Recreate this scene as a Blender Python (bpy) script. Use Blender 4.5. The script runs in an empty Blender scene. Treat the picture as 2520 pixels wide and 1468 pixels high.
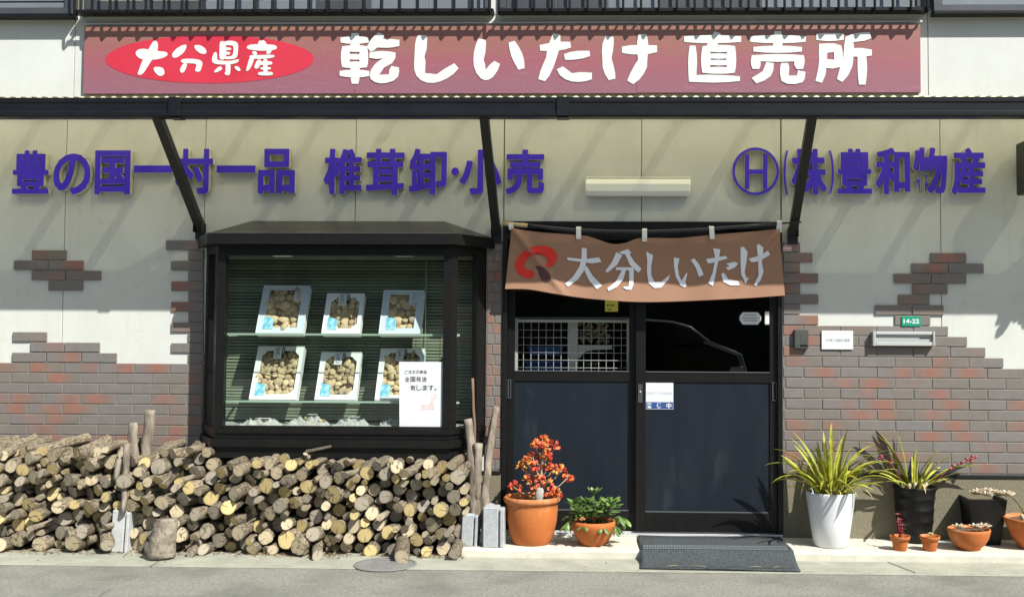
import bpy, bmesh, math, random
from mathutils import Vector, Matrix, Euler, noise
from mathutils.geometry import tessellate_polygon
rnd = random.Random(7)
sc = bpy.context.scene
COL = sc.collection
# ---------------------------------------------------------------- camera
# measured on the photograph scaled to 2520 x 1468: focal length and principal point in those pixels
FPX, PPX, PPY = 2674.0, 1441.0, 692.0
YAW, PIT, ROLL = math.atan(.028), math.atan(.042), .005
CAM = Vector((0, -7.1, 1.345))
_f = Vector((-math.sin(YAW)*math.cos(PIT), math.cos(YAW)*math.cos(PIT), math.sin(PIT)))
_r = Vector((math.cos(YAW), math.sin(YAW), 0)); _u = _r.cross(_f)
CR = _r*math.cos(ROLL)+_u*math.sin(ROLL); CU = _u*math.cos(ROLL)-_r*math.sin(ROLL); CF = _f
cam = bpy.data.cameras.new('camera'); camo = bpy.data.objects.new('camera', cam); COL.objects.link(camo)
camo.matrix_world = Matrix(((CR.x, CU.x, -CF.x, CAM.x), (CR.y, CU.y, -CF.y, CAM.y), (CR.z, CU.z, -CF.z, CAM.z), (0, 0, 0, 1)))
cam.sensor_width = 36; cam.lens = 36*FPX/2520
cam.shift_x = -(PPX-1260)/2520; cam.shift_y = (PPY-734)/2520
cam.clip_end = 500; sc.camera = camo
# ---------------------------------------------------------------- sky, sun, exposure
SUN_DIR = Vector((-.98, 1.0, -1.46)).normalized()       # the way the light travels
elev = math.asin(-SUN_DIR.z); azim = math.atan2(-SUN_DIR.x, -SUN_DIR.y)
w = bpy.data.worlds.new('World'); sc.world = w; w.use_nodes = True
nt = w.node_tree; nt.nodes.clear()
sky = nt.nodes.new('ShaderNodeTexSky'); sky.sky_type = 'NISHITA'; sky.sun_disc = False
sky.sun_elevation = elev; sky.sun_rotation = azim
bg = nt.nodes.new('ShaderNodeBackground'); bg.inputs[1].default_value = .085
wo = nt.nodes.new('ShaderNodeOutputWorld'); nt.links.new(sky.outputs[0], bg.inputs[0]); nt.links.new(bg.outputs[0], wo.inputs[0])
sl = bpy.data.lights.new('sun', 'SUN'); sl.energy = 5.0; sl.angle = math.radians(.53); sl.color = (1, .975, .91)
so = bpy.data.objects.new('sun', sl); COL.objects.link(so)
so.rotation_euler = SUN_DIR.to_track_quat('-Z', 'Y').to_euler(); so.location = (6, -8, 10)
vs = sc.view_settings; vs.view_transform = 'Standard'; vs.look = 'None'; vs.exposure = .63; vs.gamma = 1; vs.use_curve_mapping = False
# ---------------------------------------------------------------- measuring helpers
def ray(x, y): return CF+CR*((x-PPX)/FPX)-CU*((y-PPY)/FPX)
def at(x, y, Y=0.0):                                   # the point of the upright plane at depth Y
    r = ray(x, y); return CAM+r*((Y-CAM.y)/r.y)
def gnd(x, y, Z=0.0):                                  # the point of the level plane at height Z
    r = ray(x, y); return CAM+r*((Z-CAM.z)/r.z)
def ax(x, Y=0.0, y=800): return at(x, y, Y).x
def az(y, Y=0.0, x=1300): return at(x, y, Y).z
# ---------------------------------------------------------------- object helpers
def wm(o):
    return (wm(o.parent) @ o.matrix_parent_inverse @ o.matrix_basis) if o.parent else o.matrix_basis.copy()
def par(o, p):
    if p is not None:
        o.parent = p; o.matrix_parent_inverse = wm(p).inverted()
    return o
def tag(o, label=None, cat=None, group=None, kind=None):
    if label: o['label'] = label
    if cat: o['category'] = cat
    if group: o['group'] = group
    if kind: o['kind'] = kind
    return o
def thing(name, label, cat, loc=(0, 0, 0), group=None):
    o = bpy.data.objects.new(name, None); o.empty_display_size = .1; o.location = loc; COL.objects.link(o)
    return tag(o, label, cat, group)
def link(name, me, m=None, parent=None):
    if m is not None and not me.materials: me.materials.append(m)
    o = bpy.data.objects.new(name, me); COL.objects.link(o); return par(o, parent)
def mk(name, vs_, fs, m, parent=None, smooth=False):
    me = bpy.data.meshes.new(name); me.from_pydata([tuple(v) for v in vs_], [], fs); me.update()
    if smooth: me.polygons.foreach_set('use_smooth', [True]*len(me.polygons))
    return link(name, me, m, parent)
def frombm(name, bm, m, parent=None, smooth=False):
    me = bpy.data.meshes.new(name); bm.normal_update(); bm.to_mesh(me); bm.free()
    if smooth: me.polygons.foreach_set('use_smooth', [True]*len(me.polygons))
    return link(name, me, m, parent)
def boxbm(x0, x1, y0, y1, z0, z1, bev=0, seg=1):
    bm = bmesh.new(); bmesh.ops.create_cube(bm, size=1)
    bmesh.ops.scale(bm, vec=(x1-x0, y1-y0, z1-z0), verts=bm.verts)
    bmesh.ops.translate(bm, vec=((x0+x1)/2, (y0+y1)/2, (z0+z1)/2), verts=bm.verts)
    if bev: bmesh.ops.bevel(bm, geom=bm.edges[:], offset=bev, segments=seg, affect='EDGES', profile=.5)
    return bm
def box(name, x0, x1, y0, y1, z0, z1, m, parent=None, bev=.002, seg=1):
    x0, x1 = min(x0, x1), max(x0, x1); y0, y1 = min(y0, y1), max(y0, y1); z0, z1 = min(z0, z1), max(z0, z1)
    return frombm(name, boxbm(x0, x1, y0, y1, z0, z1, bev, seg), m, parent)
def boxes(name, lst, m, parent=None, bev=.0015):       # one rigid piece made of several bars
    bm = bmesh.new()
    for b in lst:
        t = boxbm(*b, bev); me = bpy.data.meshes.new('t'); t.to_mesh(me); t.free(); bm.from_mesh(me); bpy.data.meshes.remove(me)
    return frombm(name, bm, m, parent)
def lathe(name, prof, m, parent=None, loc=(0, 0, 0), seg=40, smooth=True, f=None):
    vv, ff = [], []
    n = len(prof)
    for i in range(seg):
        a = 2*math.pi*i/seg
        for j, (r, z) in enumerate(prof):
            k = f(a, z) if f else 1
            vv.append((loc[0]+r*k*math.cos(a), loc[1]+r*k*math.sin(a), loc[2]+z))
    for i in range(seg):
        i2 = (i+1) % seg
        for j in range(n-1): ff.append((i*n+j, i2*n+j, i2*n+j+1, i*n+j+1))
    return mk(name, vv, ff, m, parent, smooth)
def tubedata(pts, rad, seg=8, wob=0, seed=0, cap=True):
    pts = [Vector(p) for p in pts]; vv, ff = [], []; n = len(pts)
    for i, p in enumerate(pts):
        t = (pts[min(i+1, n-1)]-pts[max(i-1, 0)]).normalized()
        a = t.cross(Vector((0, 0, 1)) if abs(t.z) < .9 else Vector((1, 0, 0))).normalized(); b = t.cross(a)
        r = rad[i] if isinstance(rad, (list, tuple)) else rad
        for k in range(seg):
            an = 2*math.pi*k/seg; d = a*math.cos(an)+b*math.sin(an)
            rr = r*(1+wob*noise.noise(Vector((math.cos(an)*1.6+seed*7.3, math.sin(an)*1.6, i*.55+seed))))
            vv.append(p+d*rr)
    for i in range(n-1):
        for k in range(seg): ff.append((i*seg+k, i*seg+(k+1) % seg, (i+1)*seg+(k+1) % seg, (i+1)*seg+k))
    if cap: ff.append(tuple(reversed(range(seg)))); ff.append(tuple((n-1)*seg+k for k in range(seg)))
    return vv, ff
def tube(name, pts, rad, m, parent=None, seg=8, wob=0, seed=0, smooth=True):
    vv, ff = tubedata(pts, rad, seg, wob, seed); o = mk(name, vv, ff, m, parent, smooth)
    if smooth:
        for p in o.data.polygons:
            if len(p.vertices) > 4: p.use_smooth = False
    return o
def chaikin(p, n=2):
    for _ in range(n):
        q = []
        for i in range(len(p)):
            a, b = p[i], p[(i+1) % len(p)]
            q += [(a[0]*.75+b[0]*.25, a[1]*.75+b[1]*.25), (a[0]*.25+b[0]*.75, a[1]*.25+b[1]*.75)]
        p = q
    return p
def loops(name, ls, y, th, m, parent=None, fy=None, sub=0):
    """flat piece facing the street: ls = outline and holes in (x, z); front at depth y, thickness th"""
    vl = [[Vector((a, b, 0)) for a, b in l] for l in ls]
    tris = tessellate_polygon(vl); flat = [v for l in vl for v in l]; n = len(flat)
    bm = bmesh.new()
    F = [bm.verts.new((v.x, y, v.y)) for v in flat]
    for t in tris:
        a, b, c = [flat[i] for i in t]
        s = (b.x-a.x)*(c.y-a.y)-(b.y-a.y)*(c.x-a.x)
        if abs(s) < 1e-12: continue
        t = t if s > 0 else t[::-1]
        try: bm.faces.new([F[i] for i in t])
        except ValueError: pass
    if th:
        B = [bm.verts.new((v.x, y+th, v.y)) for v in flat]; k = 0
        for l in vl:
            for i in range(len(l)):
                j = (i+1) % len(l)
                try: bm.faces.new((F[k+i], F[k+j], B[k+j], B[k+i]))
                except ValueError: pass
            k += len(l)
        bmesh.ops.recalc_face_normals(bm, faces=bm.faces[:])
    if sub: bmesh.ops.subdivide_edges(bm, edges=bm.edges[:], cuts=sub, use_grid_fill=True)
    if fy:
        for v in bm.verts: v.co.y = fy(v.co.x, v.co.z)+(v.co.y-y)
    return frombm(name, bm, m, parent)
def textmesh(name, body, x0, x1, z0, z1, y, th, m, parent=None, off=0.0, side=None, keep=False):
    c = bpy.data.curves.new('t', 'FONT'); c.body = body; c.size = 1; c.offset = off; c.extrude = .5 if th else 0; c.resolution_u = 3
    t = bpy.data.objects.new('t', c); COL.objects.link(t); dg = bpy.context.evaluated_depsgraph_get()
    me = bpy.data.meshes.new_from_object(t.evaluated_get(dg)); bpy.data.objects.remove(t); bpy.data.curves.remove(c)
    xs = [v.co.x for v in me.vertices]; ys = [v.co.y for v in me.vertices]
    sx = (x1-x0)/(max(xs)-min(xs)); sz = (z1-z0)/(max(ys)-min(ys))
    if keep: sx = sz = min(sx, sz)
    bx, by = min(xs), min(ys)
    for v in me.vertices:
        x, yy, z = v.co; v.co = (x0+(x-bx)*sx, (y if z > 0 else y+th) if th else y, z0+(yy-by)*sz)
    me.materials.clear(); me.materials.append(m)
    if side:
        me.materials.append(side); me.update()
        for p in me.polygons: p.material_index = 0 if p.normal.y < -.7 else 1
    me.name = name; return link(name, me, None, parent)
import numpy as np
def boldtext(name, body, x0, x1, z0, z1, y, th, m, side, grow, N=150):
    """a thick cut-out character: the glyph is widened on a grid and its outline traced again"""
    c = bpy.data.curves.new('t', 'FONT'); c.body = body; c.size = 1; c.resolution_u = 4
    t = bpy.data.objects.new('t', c); COL.objects.link(t); me = bpy.data.meshes.new_from_object(t.evaluated_get(bpy.context.evaluated_depsgraph_get())); bpy.data.objects.remove(t); bpy.data.curves.remove(c)
    P = np.array([v.co[:2] for v in me.vertices]); lo, hi = P.min(0), P.max(0); Q = (P-lo)/(hi-lo); nx = max(24, int(N*(x1-x0)/.25)); nz = int(N*(z1-z0)/.3)
    kx = max(1, int(grow*N/.25)); kz = kx; pad = max(kx, kz)+2
    G = np.zeros((nz+2*pad, nx+2*pad), bool); sc_ = np.array([nx-2*kx, nz-2*kz])*1.0; Q = Q*sc_+pad+np.array([kx, kz])
    gy, gx = np.mgrid[0:G.shape[0], 0:G.shape[1]]+.5
    me.calc_loop_triangles()
    for tr in me.loop_triangles:
        a, b, d = [Q[i] for i in tr.vertices]; ax0, ax1 = int(min(a[0], b[0], d[0])), int(max(a[0], b[0], d[0]))+2; ay0, ay1 = int(min(a[1], b[1], d[1])), int(max(a[1], b[1], d[1]))+2
        X, Y = gx[ay0:ay1, ax0:ax1], gy[ay0:ay1, ax0:ax1]
        e = lambda p, q: (q[0]-p[0])*(Y-p[1])-(q[1]-p[1])*(X-p[0])
        e1, e2, e3 = e(a, b), e(b, d), e(d, a); G[ay0:ay1, ax0:ax1] |= ((e1 >= 0) & (e2 >= 0) & (e3 >= 0)) | ((e1 <= 0) & (e2 <= 0) & (e3 <= 0))
    bpy.data.meshes.remove(me)
    H = G.copy()
    for dx in range(-kx, kx+1):
        for dz in range(-int(kz*.8), int(kz*.8)+1):
            if abs(dx)+abs(dz) <= 1.55*kx: H |= np.roll(np.roll(G, dx, 1), dz, 0)
    ed = {}
    def add(p, q): ed.setdefault(p, []).append(q)
    ys, xs = np.nonzero(H)
    for r, q in zip(ys.tolist(), xs.tolist()):
        if not H[r-1, q]: add((q, r), (q+1, r))
        if not H[r, q+1]: add((q+1, r), (q+1, r+1))
        if not H[r+1, q]: add((q+1, r+1), (q, r+1))
        if not H[r, q-1]: add((q, r+1), (q, r))
    out = []
    while ed:
        s = next(iter(ed)); p = s; prev = None; l = []
        while True:
            nx_ = ed[p]; k = 0
            if len(nx_) > 1 and prev is not None:
                dv = (p[0]-prev[0], p[1]-prev[1]); k = max(range(len(nx_)), key=lambda i: dv[0]*(nx_[i][1]-p[1])-dv[1]*(nx_[i][0]-p[0]))
            n_ = nx_.pop(k)
            if not nx_: del ed[p]
            l.append(p); prev, p = p, n_
            if p == s: break
        def rdp(pt, eps):
            if len(pt) < 3: return pt
            A, B = np.array(pt[0], float), np.array(pt[-1], float); d = B-A; L = np.hypot(*d); Z = np.array(pt, float)-A
            ds = np.abs(d[0]*Z[:, 1]-d[1]*Z[:, 0])/L if L > 0 else np.hypot(Z[:, 0], Z[:, 1]); i = int(ds.argmax())
            return rdp(pt[:i+1], eps)[:-1]+rdp(pt[i:], eps) if ds[i] > eps else [pt[0], pt[-1]]
        if len(l) > 12:
            h = len(l)//2; l = rdp(l[:h+1], 1.1)[:-1]+rdp(l[h:]+[l[0]], 1.1)[:-1]
            if len(l) > 2: out.append(l)
    ap = np.concatenate([np.array(l) for l in out]); lo, hi = ap.min(0), ap.max(0)
    W = [[(x0+(x1-x0)*(a-lo[0])/(hi[0]-lo[0]), z0+(z1-z0)*(b-lo[1])/(hi[1]-lo[1])) for a, b in l] for l in out]
    area = lambda l: sum(l[i-1][0]*l[i][1]-l[i][0]*l[i-1][1] for i in range(len(l)))/2
    def inside(p, l):
        c_ = False
        for i in range(len(l)):
            (ax_, ay_), (bx_, by_) = l[i-1], l[i]
            if (ay_ > p[1]) != (by_ > p[1]) and p[0] < (bx_-ax_)*(p[1]-ay_)/(by_-ay_)+ax_: c_ = not c_
        return c_
    outer = sorted([l for l in W if area(l) > 0], key=area); comps = [[l] for l in outer]
    for l in W:
        if area(l) <= 0:
            q = (l[0][0]*.5+l[1][0]*.5, l[0][1]*.5+l[1][1]*.5)
            for c_ in comps:
                if inside(q, c_[0]): c_.append(l); break
    bm = bmesh.new()
    for c_ in comps:
        t_ = loops('t', c_, y, th, m, None); bm.from_mesh(t_.data); dm_ = t_.data; bpy.data.objects.remove(t_); bpy.data.meshes.remove(dm_)
    o = frombm(name, bm, m); o.data.materials.append(side)
    for p in o.data.polygons: p.material_index = 0 if all(abs(o.data.vertices[v].co.y-y) < 1e-6 for v in p.vertices) else 1
    return o
# ---------------------------------------------------------------- materials
MATS = {}
def mat(name, col, rough=.6, col2=None, nscale=8, nlo=.35, nhi=.65, bump=0, bscale=60, metal=0, spec=.5, rand=0, stretch=None, detail=4, wear=None, coord='Object', streak=None):
    m = bpy.data.materials.new(name); m.use_nodes = True; t = m.node_tree; N = t.nodes; L = t.links
    b = N['Principled BSDF']; b.inputs['Roughness'].default_value = rough; b.inputs['Metallic'].default_value = metal
    b.inputs['Specular IOR Level'].default_value = spec; b.inputs['Base Color'].default_value = (*col, 1)
    tc = N.new('ShaderNodeTexCoord'); src = tc.outputs[coord]
    if stretch:
        mp = N.new('ShaderNodeMapping'); mp.inputs['Scale'].default_value = stretch; L.new(src, mp.inputs[0]); src = mp.outputs[0]
    out = None
    if col2:
        nz = N.new('ShaderNodeTexNoise'); nz.inputs['Scale'].default_value = nscale; nz.inputs['Detail'].default_value = detail; nz.inputs['Roughness'].default_value = .62
        if rand:
            oi0 = N.new('ShaderNodeObjectInfo'); ad = N.new('ShaderNodeVectorMath'); ad.operation = 'ADD'
            mu = N.new('ShaderNodeMath'); mu.operation = 'MULTIPLY'; mu.inputs[1].default_value = 50; L.new(oi0.outputs['Random'], mu.inputs[0])
            L.new(src, ad.inputs[0]); L.new(mu.outputs[0], ad.inputs[1]); L.new(ad.outputs[0], nz.inputs[0])
        else: L.new(src, nz.inputs[0])
        rp = N.new('ShaderNodeValToRGB'); rp.color_ramp.elements[0].position = nlo; rp.color_ramp.elements[1].position = nhi
        rp.color_ramp.elements[0].color = (*col, 1); rp.color_ramp.elements[1].color = (*col2, 1)
        L.new(nz.outputs[0], rp.inputs[0]); out = rp.outputs[0]
    if wear:                                            # (colour, scale, low, high): stains with a shape of their own
        nz2 = N.new('ShaderNodeTexNoise'); nz2.inputs['Scale'].default_value = wear[1]; nz2.inputs['Detail'].default_value = 6; nz2.inputs['Roughness'].default_value = .7
        L.new(src, nz2.inputs[0]); mr = N.new('ShaderNodeMapRange'); mr.inputs[1].default_value = wear[2]; mr.inputs[2].default_value = wear[3]; L.new(nz2.outputs[0], mr.inputs[0])
        mx = N.new('ShaderNodeMixRGB'); mx.inputs[2].default_value = (*wear[0], 1); mx.inputs[1].default_value = (*col, 1)
        if out: L.new(out, mx.inputs[1])
        L.new(mr.outputs[0], mx.inputs[0]); out = mx.outputs[0]
    if streak:                                          # (colour, strength): thin rain runs down the wall
        m5 = N.new('ShaderNodeMapping'); m5.inputs['Scale'].default_value = (9, 1, .55); L.new(tc.outputs[coord], m5.inputs[0]); n5 = N.new('ShaderNodeTexNoise'); n5.inputs['Scale'].default_value = 2.2; n5.inputs['Detail'].default_value = 5; L.new(m5.outputs[0], n5.inputs[0])
        r5 = N.new('ShaderNodeMapRange'); r5.inputs[1].default_value = .54; r5.inputs[2].default_value = .80; r5.inputs[4].default_value = streak[1]; L.new(n5.outputs[0], r5.inputs[0]); x5 = N.new('ShaderNodeMixRGB'); x5.inputs[2].default_value = (*streak[0], 1); L.new(r5.outputs[0], x5.inputs[0]); L.new(out, x5.inputs[1]); out = x5.outputs[0]
    if rand:
        oi = N.new('ShaderNodeObjectInfo'); hs = N.new('ShaderNodeHueSaturation'); hs.inputs['Color'].default_value = (*col, 1)
        if out: L.new(out, hs.inputs['Color'])
        mr = N.new('ShaderNodeMapRange'); mr.inputs[3].default_value = 1-rand; mr.inputs[4].default_value = 1+rand; L.new(oi.outputs['Random'], mr.inputs[0]); L.new(mr.outputs[0], hs.inputs['Value']); out = hs.outputs[0]
    if out: L.new(out, b.inputs['Base Color'])
    if bump:
        n3 = N.new('ShaderNodeTexNoise'); n3.inputs['Scale'].default_value = bscale; n3.inputs['Detail'].default_value = 5; L.new(src, n3.inputs[0])
        bp = N.new('ShaderNodeBump'); bp.inputs['Strength'].default_value = bump; bp.inputs['Distance'].default_value = .01; L.new(n3.outputs[0], bp.inputs['Height']); L.new(bp.outputs[0], b.inputs['Normal'])
    MATS[name] = m; return m
def glassmat(name, tint, ior=1.5, rough=0.0, haze=None):
    m = bpy.data.materials.new(name); m.use_nodes = True; t = m.node_tree; N = t.nodes; L = t.links; N.clear()
    tr = N.new('ShaderNodeBsdfTransparent'); tr.inputs[0].default_value = (*tint, 1)
    gl = N.new('ShaderNodeBsdfGlossy'); gl.inputs['Roughness'].default_value = rough
    lw = N.new('ShaderNodeLayerWeight'); lw.inputs[0].default_value = .5; pw = N.new('ShaderNodeMath'); pw.operation = 'POWER'; pw.inputs[1].default_value = 5; L.new(lw.outputs['Facing'], pw.inputs[0])
    fr = N.new('ShaderNodeMath'); fr.operation = 'MULTIPLY_ADD'; f0 = ((ior-1)/(ior+1))**2*1.6; fr.inputs[1].default_value = 1-f0; fr.inputs[2].default_value = f0; L.new(pw.outputs[0], fr.inputs[0]); mx = N.new('ShaderNodeMixShader'); o = N.new('ShaderNodeOutputMaterial')
    L.new(fr.outputs[0], mx.inputs[0]); L.new(tr.outputs[0], mx.inputs[1]); L.new(gl.outputs[0], mx.inputs[2]); last = mx.outputs[0]
    if haze:
        df = N.new('ShaderNodeBsdfDiffuse'); df.inputs[0].default_value = (.78, .80, .78, 1); m2 = N.new('ShaderNodeMixShader'); m2.inputs[0].default_value = haze
        L.new(last, m2.inputs[1]); L.new(df.outputs[0], m2.inputs[2]); last = m2.outputs[0]
    L.new(last, o.inputs[0]); return m
WALL = mat('wall_stucco', (.525, .54, .50), .85, (.575, .59, .55), 3, bump=.3, bscale=200, wear=((.40, .40, .32), 5.5, .58, .85), streak=((.36, .35, .27), .2))
WALLUP = mat('upper_wall_stucco', (.55, .565, .53), .85, (.59, .605, .57), 3, bump=.2, bscale=220, streak=((.40, .40, .34), .14))
SEAM = mat('seam_filler', (.22, .21, .17), .9)
BASE = mat('base_render', (.15, .135, .088), .9, (.22, .20, .135), 120, .3, .7, bump=.5, bscale=160, wear=((.14, .13, .09), 3, .55, .8))
BLACK = mat('black_bronze_aluminium', (.0055, .0055, .0055), .4, (.0085, .008, .0075), 20, spec=.32)
BLACKP = mat('black_steel', (.010, .010, .011), .45, spec=.4)
GUT = mat('gutter_plastic', (.006, .007, .0085), .4, (.009, .010, .012), 6, spec=.3)
NAVY = mat('navy_door_panel', (.0065, .0105, .017), .45, (.010, .015, .022), 2.2, wear=((.060, .072, .080), 1.6, .58, 1.15), spec=.3, stretch=(3, 1, .8))
DARKGREY = mat('dark_grey_sash', (.045, .05, .056), .45, (.06, .066, .072), 4)
SHUT = mat('grey_blue_shutter', (.13, .15, .17), .5, (.16, .18, .2), 3)
PALEGL = mat('pale_window_sheet', (.45, .50, .48), .4)
BLUE = mat('blue_letter_paint', (.055, .028, .52), .45, (.066, .035, .60), 5, spec=.25)
CREAM = mat('cream_letter_side', (.62, .60, .44), .7, (.40, .40, .26), 18, .45, .75)
WHITEP = mat('white_paint', (.70, .71, .66), .55)
WHITEPR = mat('white_print', (.70, .72, .67), .5, (.64, .68, .63), 6)
REDPR = mat('red_print', (.50, .022, .045), .5, (.56, .03, .06), 3)
CLEAR = glassmat('window_glass', (.90, .935, .90)); DOORGL = glassmat('door_glass', (.78, .80, .77), 1.75); SHELFGL = glassmat('shelf_glass', (.94, .975, .95))
FILM = glassmat('plastic_film', (.95, .96, .95), 1.9, .12, .36)
ALU = mat('aluminium', (.56, .57, .57), .35, metal=.35)
SILV = mat('silver_painted_metal', (.40, .41, .40), .35, metal=.1)
CONC = mat('concrete_ledge', (.50, .475, .39), .9, (.59, .565, .475), 5, bump=.2, bscale=60, wear=((.34, .33, .27), 2.5, .56, .78))
STRIP = mat('concrete_apron', (.265, .27, .215), .9, (.34, .34, .275), 6, bump=.25, bscale=80, wear=((.20, .205, .165), 1.8, .52, .75))
ROAD = mat('worn_road_surface', (.14, .141, .120), .92, (.285, .284, .245), 55, .3, .7, bump=.6, bscale=120, wear=((.12, .12, .10), 1.3, .45, .68), detail=8)
BLOCK = mat('concrete_block', (.30, .32, .33), .9, (.40, .42, .43), 30, bump=.4, bscale=120)
BARK = mat('log_bark', (.095, .075, .052), .92, (.255, .215, .155), 16, .34, .66, bump=.9, bscale=30, rand=.22, stretch=(1, .28, 1), detail=6, wear=((.34, .33, .28), 9, .60, .74))
BARK2 = mat('grey_bark', (.16, .135, .10), .92, (.34, .30, .235), 22, .34, .66, bump=.9, bscale=40, rand=.15, stretch=(1, 1, .35), detail=6)
def cutmat(name, a, b):
    m = mat(name, a, .85, b, 5, rand=.16, bump=.3, bscale=40); t = m.node_tree; N = t.nodes; L = t.links; bs = N['Principled BSDF']
    tc = N.new('ShaderNodeTexCoord'); vl = N.new('ShaderNodeVectorMath'); vl.operation = 'LENGTH'; mp = N.new('ShaderNodeMapping'); mp.inputs['Scale'].default_value = (1, 0, 1)
    L.new(tc.outputs['Object'], mp.inputs[0]); L.new(mp.outputs[0], vl.inputs[0])
    sn = N.new('ShaderNodeMath'); sn.operation = 'SINE'; mu = N.new('ShaderNodeMath'); mu.operation = 'MULTIPLY'; mu.inputs[1].default_value = 42
    L.new(vl.outputs['Value'], mu.inputs[0]); L.new(mu.outputs[0], sn.inputs[0])
    rp = N.new('ShaderNodeMapRange'); rp.inputs[1].default_value = -1; rp.inputs[2].default_value = 1; rp.inputs[3].default_value = .86; rp.inputs[4].default_value = 1.05; L.new(sn.outputs[0], rp.inputs[0])
    ed = N.new('ShaderNodeMapRange'); ed.inputs[1].default_value = .78; ed.inputs[2].default_value = .98; ed.inputs[3].default_value = 1; ed.inputs[4].default_value = .62; L.new(vl.outputs['Value'], ed.inputs[0])
    m1 = N.new('ShaderNodeMath'); m1.operation = 'MULTIPLY'; L.new(rp.outputs[0], m1.inputs[0]); L.new(ed.outputs[0], m1.inputs[1])
    sp = N.new('ShaderNodeSeparateXYZ'); L.new(tc.outputs['Object'], sp.inputs[0]); at2 = N.new('ShaderNodeMath'); at2.operation = 'ARCTAN2'; L.new(sp.outputs[2], at2.inputs[0]); L.new(sp.outputs[0], at2.inputs[1])
    def mm(op, a_, b_):                                 # a drying crack from the heart to the bark
        n_ = N.new('ShaderNodeMath'); n_.operation = op
        for i_, v_ in enumerate((a_, b_)):
            if v_ is None: continue
            if isinstance(v_, (int, float)): n_.inputs[i_].default_value = v_
            else: L.new(v_, n_.inputs[i_])
        return n_.outputs[0]
    oi2 = N.new('ShaderNodeObjectInfo'); fr_ = mm('FRACT', mm('ADD', mm('MULTIPLY', at2.outputs[0], .1592), mm('MULTIPLY', oi2.outputs['Random'], 9.7)), None); dist = mm('MULTIPLY', mm('ABSOLUTE', mm('SUBTRACT', fr_, .5), None), mm('ADD', vl.outputs['Value'], .08))
    ck = N.new('ShaderNodeMapRange'); ck.inputs[1].default_value = .004; ck.inputs[2].default_value = .018; ck.inputs[3].default_value = .35; ck.inputs[4].default_value = 1; L.new(dist, ck.inputs[0]); m1b = N.new('ShaderNodeMath'); m1b.operation = 'MULTIPLY'; L.new(m1.outputs[0], m1b.inputs[0]); L.new(ck.outputs[0], m1b.inputs[1]); m1 = m1b
    hs = N.new('ShaderNodeHueSaturation'); old = bs.inputs['Base Color'].links[0].from_socket; L.new(old, hs.inputs['Color']); L.new(m1.outputs[0], hs.inputs['Value']); L.new(hs.outputs[0], bs.inputs['Base Color']); return m
CUTY = cutmat('yellow_cut_wood', (.50, .375, .145), (.61, .49, .245)); CUTP = cutmat('pale_cut_wood', (.41, .335, .205), (.53, .445, .30)); CUTG = cutmat('weathered_cut_wood', (.27, .23, .17), (.39, .34, .26))
TERRA = mat('terracotta', (.40, .105, .018), .8, (.46, .14, .03), 7, bump=.15, bscale=50, wear=((.52, .33, .19), 5, .54, .80))
SOIL = mat('soil', (.045, .03, .02), .95, (.20, .13, .07), 60, .4, .7, bump=1, bscale=90)
WPOT = mat('white_glaze', (.67, .69, .71), .3, (.64, .66, .68), 3); BPOT = mat('black_glaze', (.004, .004, .004), .45, (.008, .008, .0075), 8, spec=.3)
YELLEAF = mat('yellow_green_leaf', (.175, .21, .013), .62, (.40, .375, .03), 9, .35, .7, rand=.35)
GRNLEAF = mat('green_leaf', (.06, .13, .022), .45, (.13, .21, .045), 30, rand=.3)
DRYLEAF = mat('dry_leaf', (.36, .25, .10), .7, (.45, .34, .16), 12, rand=.2)
def jade():
    m = mat('red_succulent_leaf', (.42, .03, .02), .6, (.52, .12, .02), 30, rand=.3, spec=.5); N = m.node_tree.nodes; L = m.node_tree.links
    oi = N.new('ShaderNodeObjectInfo'); rp = N.new('ShaderNodeValToRGB'); e = rp.color_ramp.elements
    e[0].color = (.46, .035, .03, 1); e[1].color = (.42, .30, .05, 1); e[1].position = 1
    for p, c in ((.45, (.60, .075, .03, 1)), (.8, (.66, .21, .04, 1))): q = e.new(p); q.color = c
    mu = N.new('ShaderNodeMath'); mu.operation = 'MULTIPLY'; mu.inputs[1].default_value = 13.7; fr = N.new('ShaderNodeMath'); fr.operation = 'FRACT'
    L.new(oi.outputs['Random'], mu.inputs[0]); L.new(mu.outputs[0], fr.inputs[0]); L.new(fr.outputs[0], rp.inputs[0]); L.new(rp.outputs[0], N['Principled BSDF'].inputs['Base Color']); return m
JADE = jade()
SUCC = mat('pale_succulent', (.44, .36, .25), .6, (.55, .47, .34), 20, rand=.12); DKRED = mat('dark_red_succulent', (.22, .025, .03), .5, rand=.2); MAROON = mat('maroon_flower', (.20, .03, .045), .5, (.28, .06, .07), 40)
WIRE = mat('white_wire', (.72, .73, .70), .4); BLUEBIN = mat('blue_plastic', (.05, .13, .42), .4); GREYBOX = mat('bell_box_plastic', (.05, .055, .045), .55, (.06, .065, .055), 12)
GREEN = mat('green_plate', (0, .24, .14), .45); INK = mat('black_ink', (.02, .02, .02), .7); GREYINK = mat('grey_ink', (.32, .33, .33), .7); NAVYINK = mat('blue_print', (.02, .06, .22), .6)
PAPER = mat('white_paper', (.64, .66, .67), .8, (.60, .625, .64), 3); CARD = mat('white_card', (.74, .76, .76), .5); BLUECARD = mat('grey_blue_card', (.52, .59, .66), .55); SKYTAG = mat('sky_blue_tag', (.12, .42, .58), .5, (.40, .66, .75), 30, .45, .6)
SHROOM = mat('dried_mushroom', (.36, .25, .13), .6, (.72, .58, .37), 14, .3, .62, bump=.6, bscale=30, rand=.3); SHROOMD = mat('black_fungus', (.05, .045, .045), .6, (.3, .3, .3), 30, .5, .8)
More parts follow.
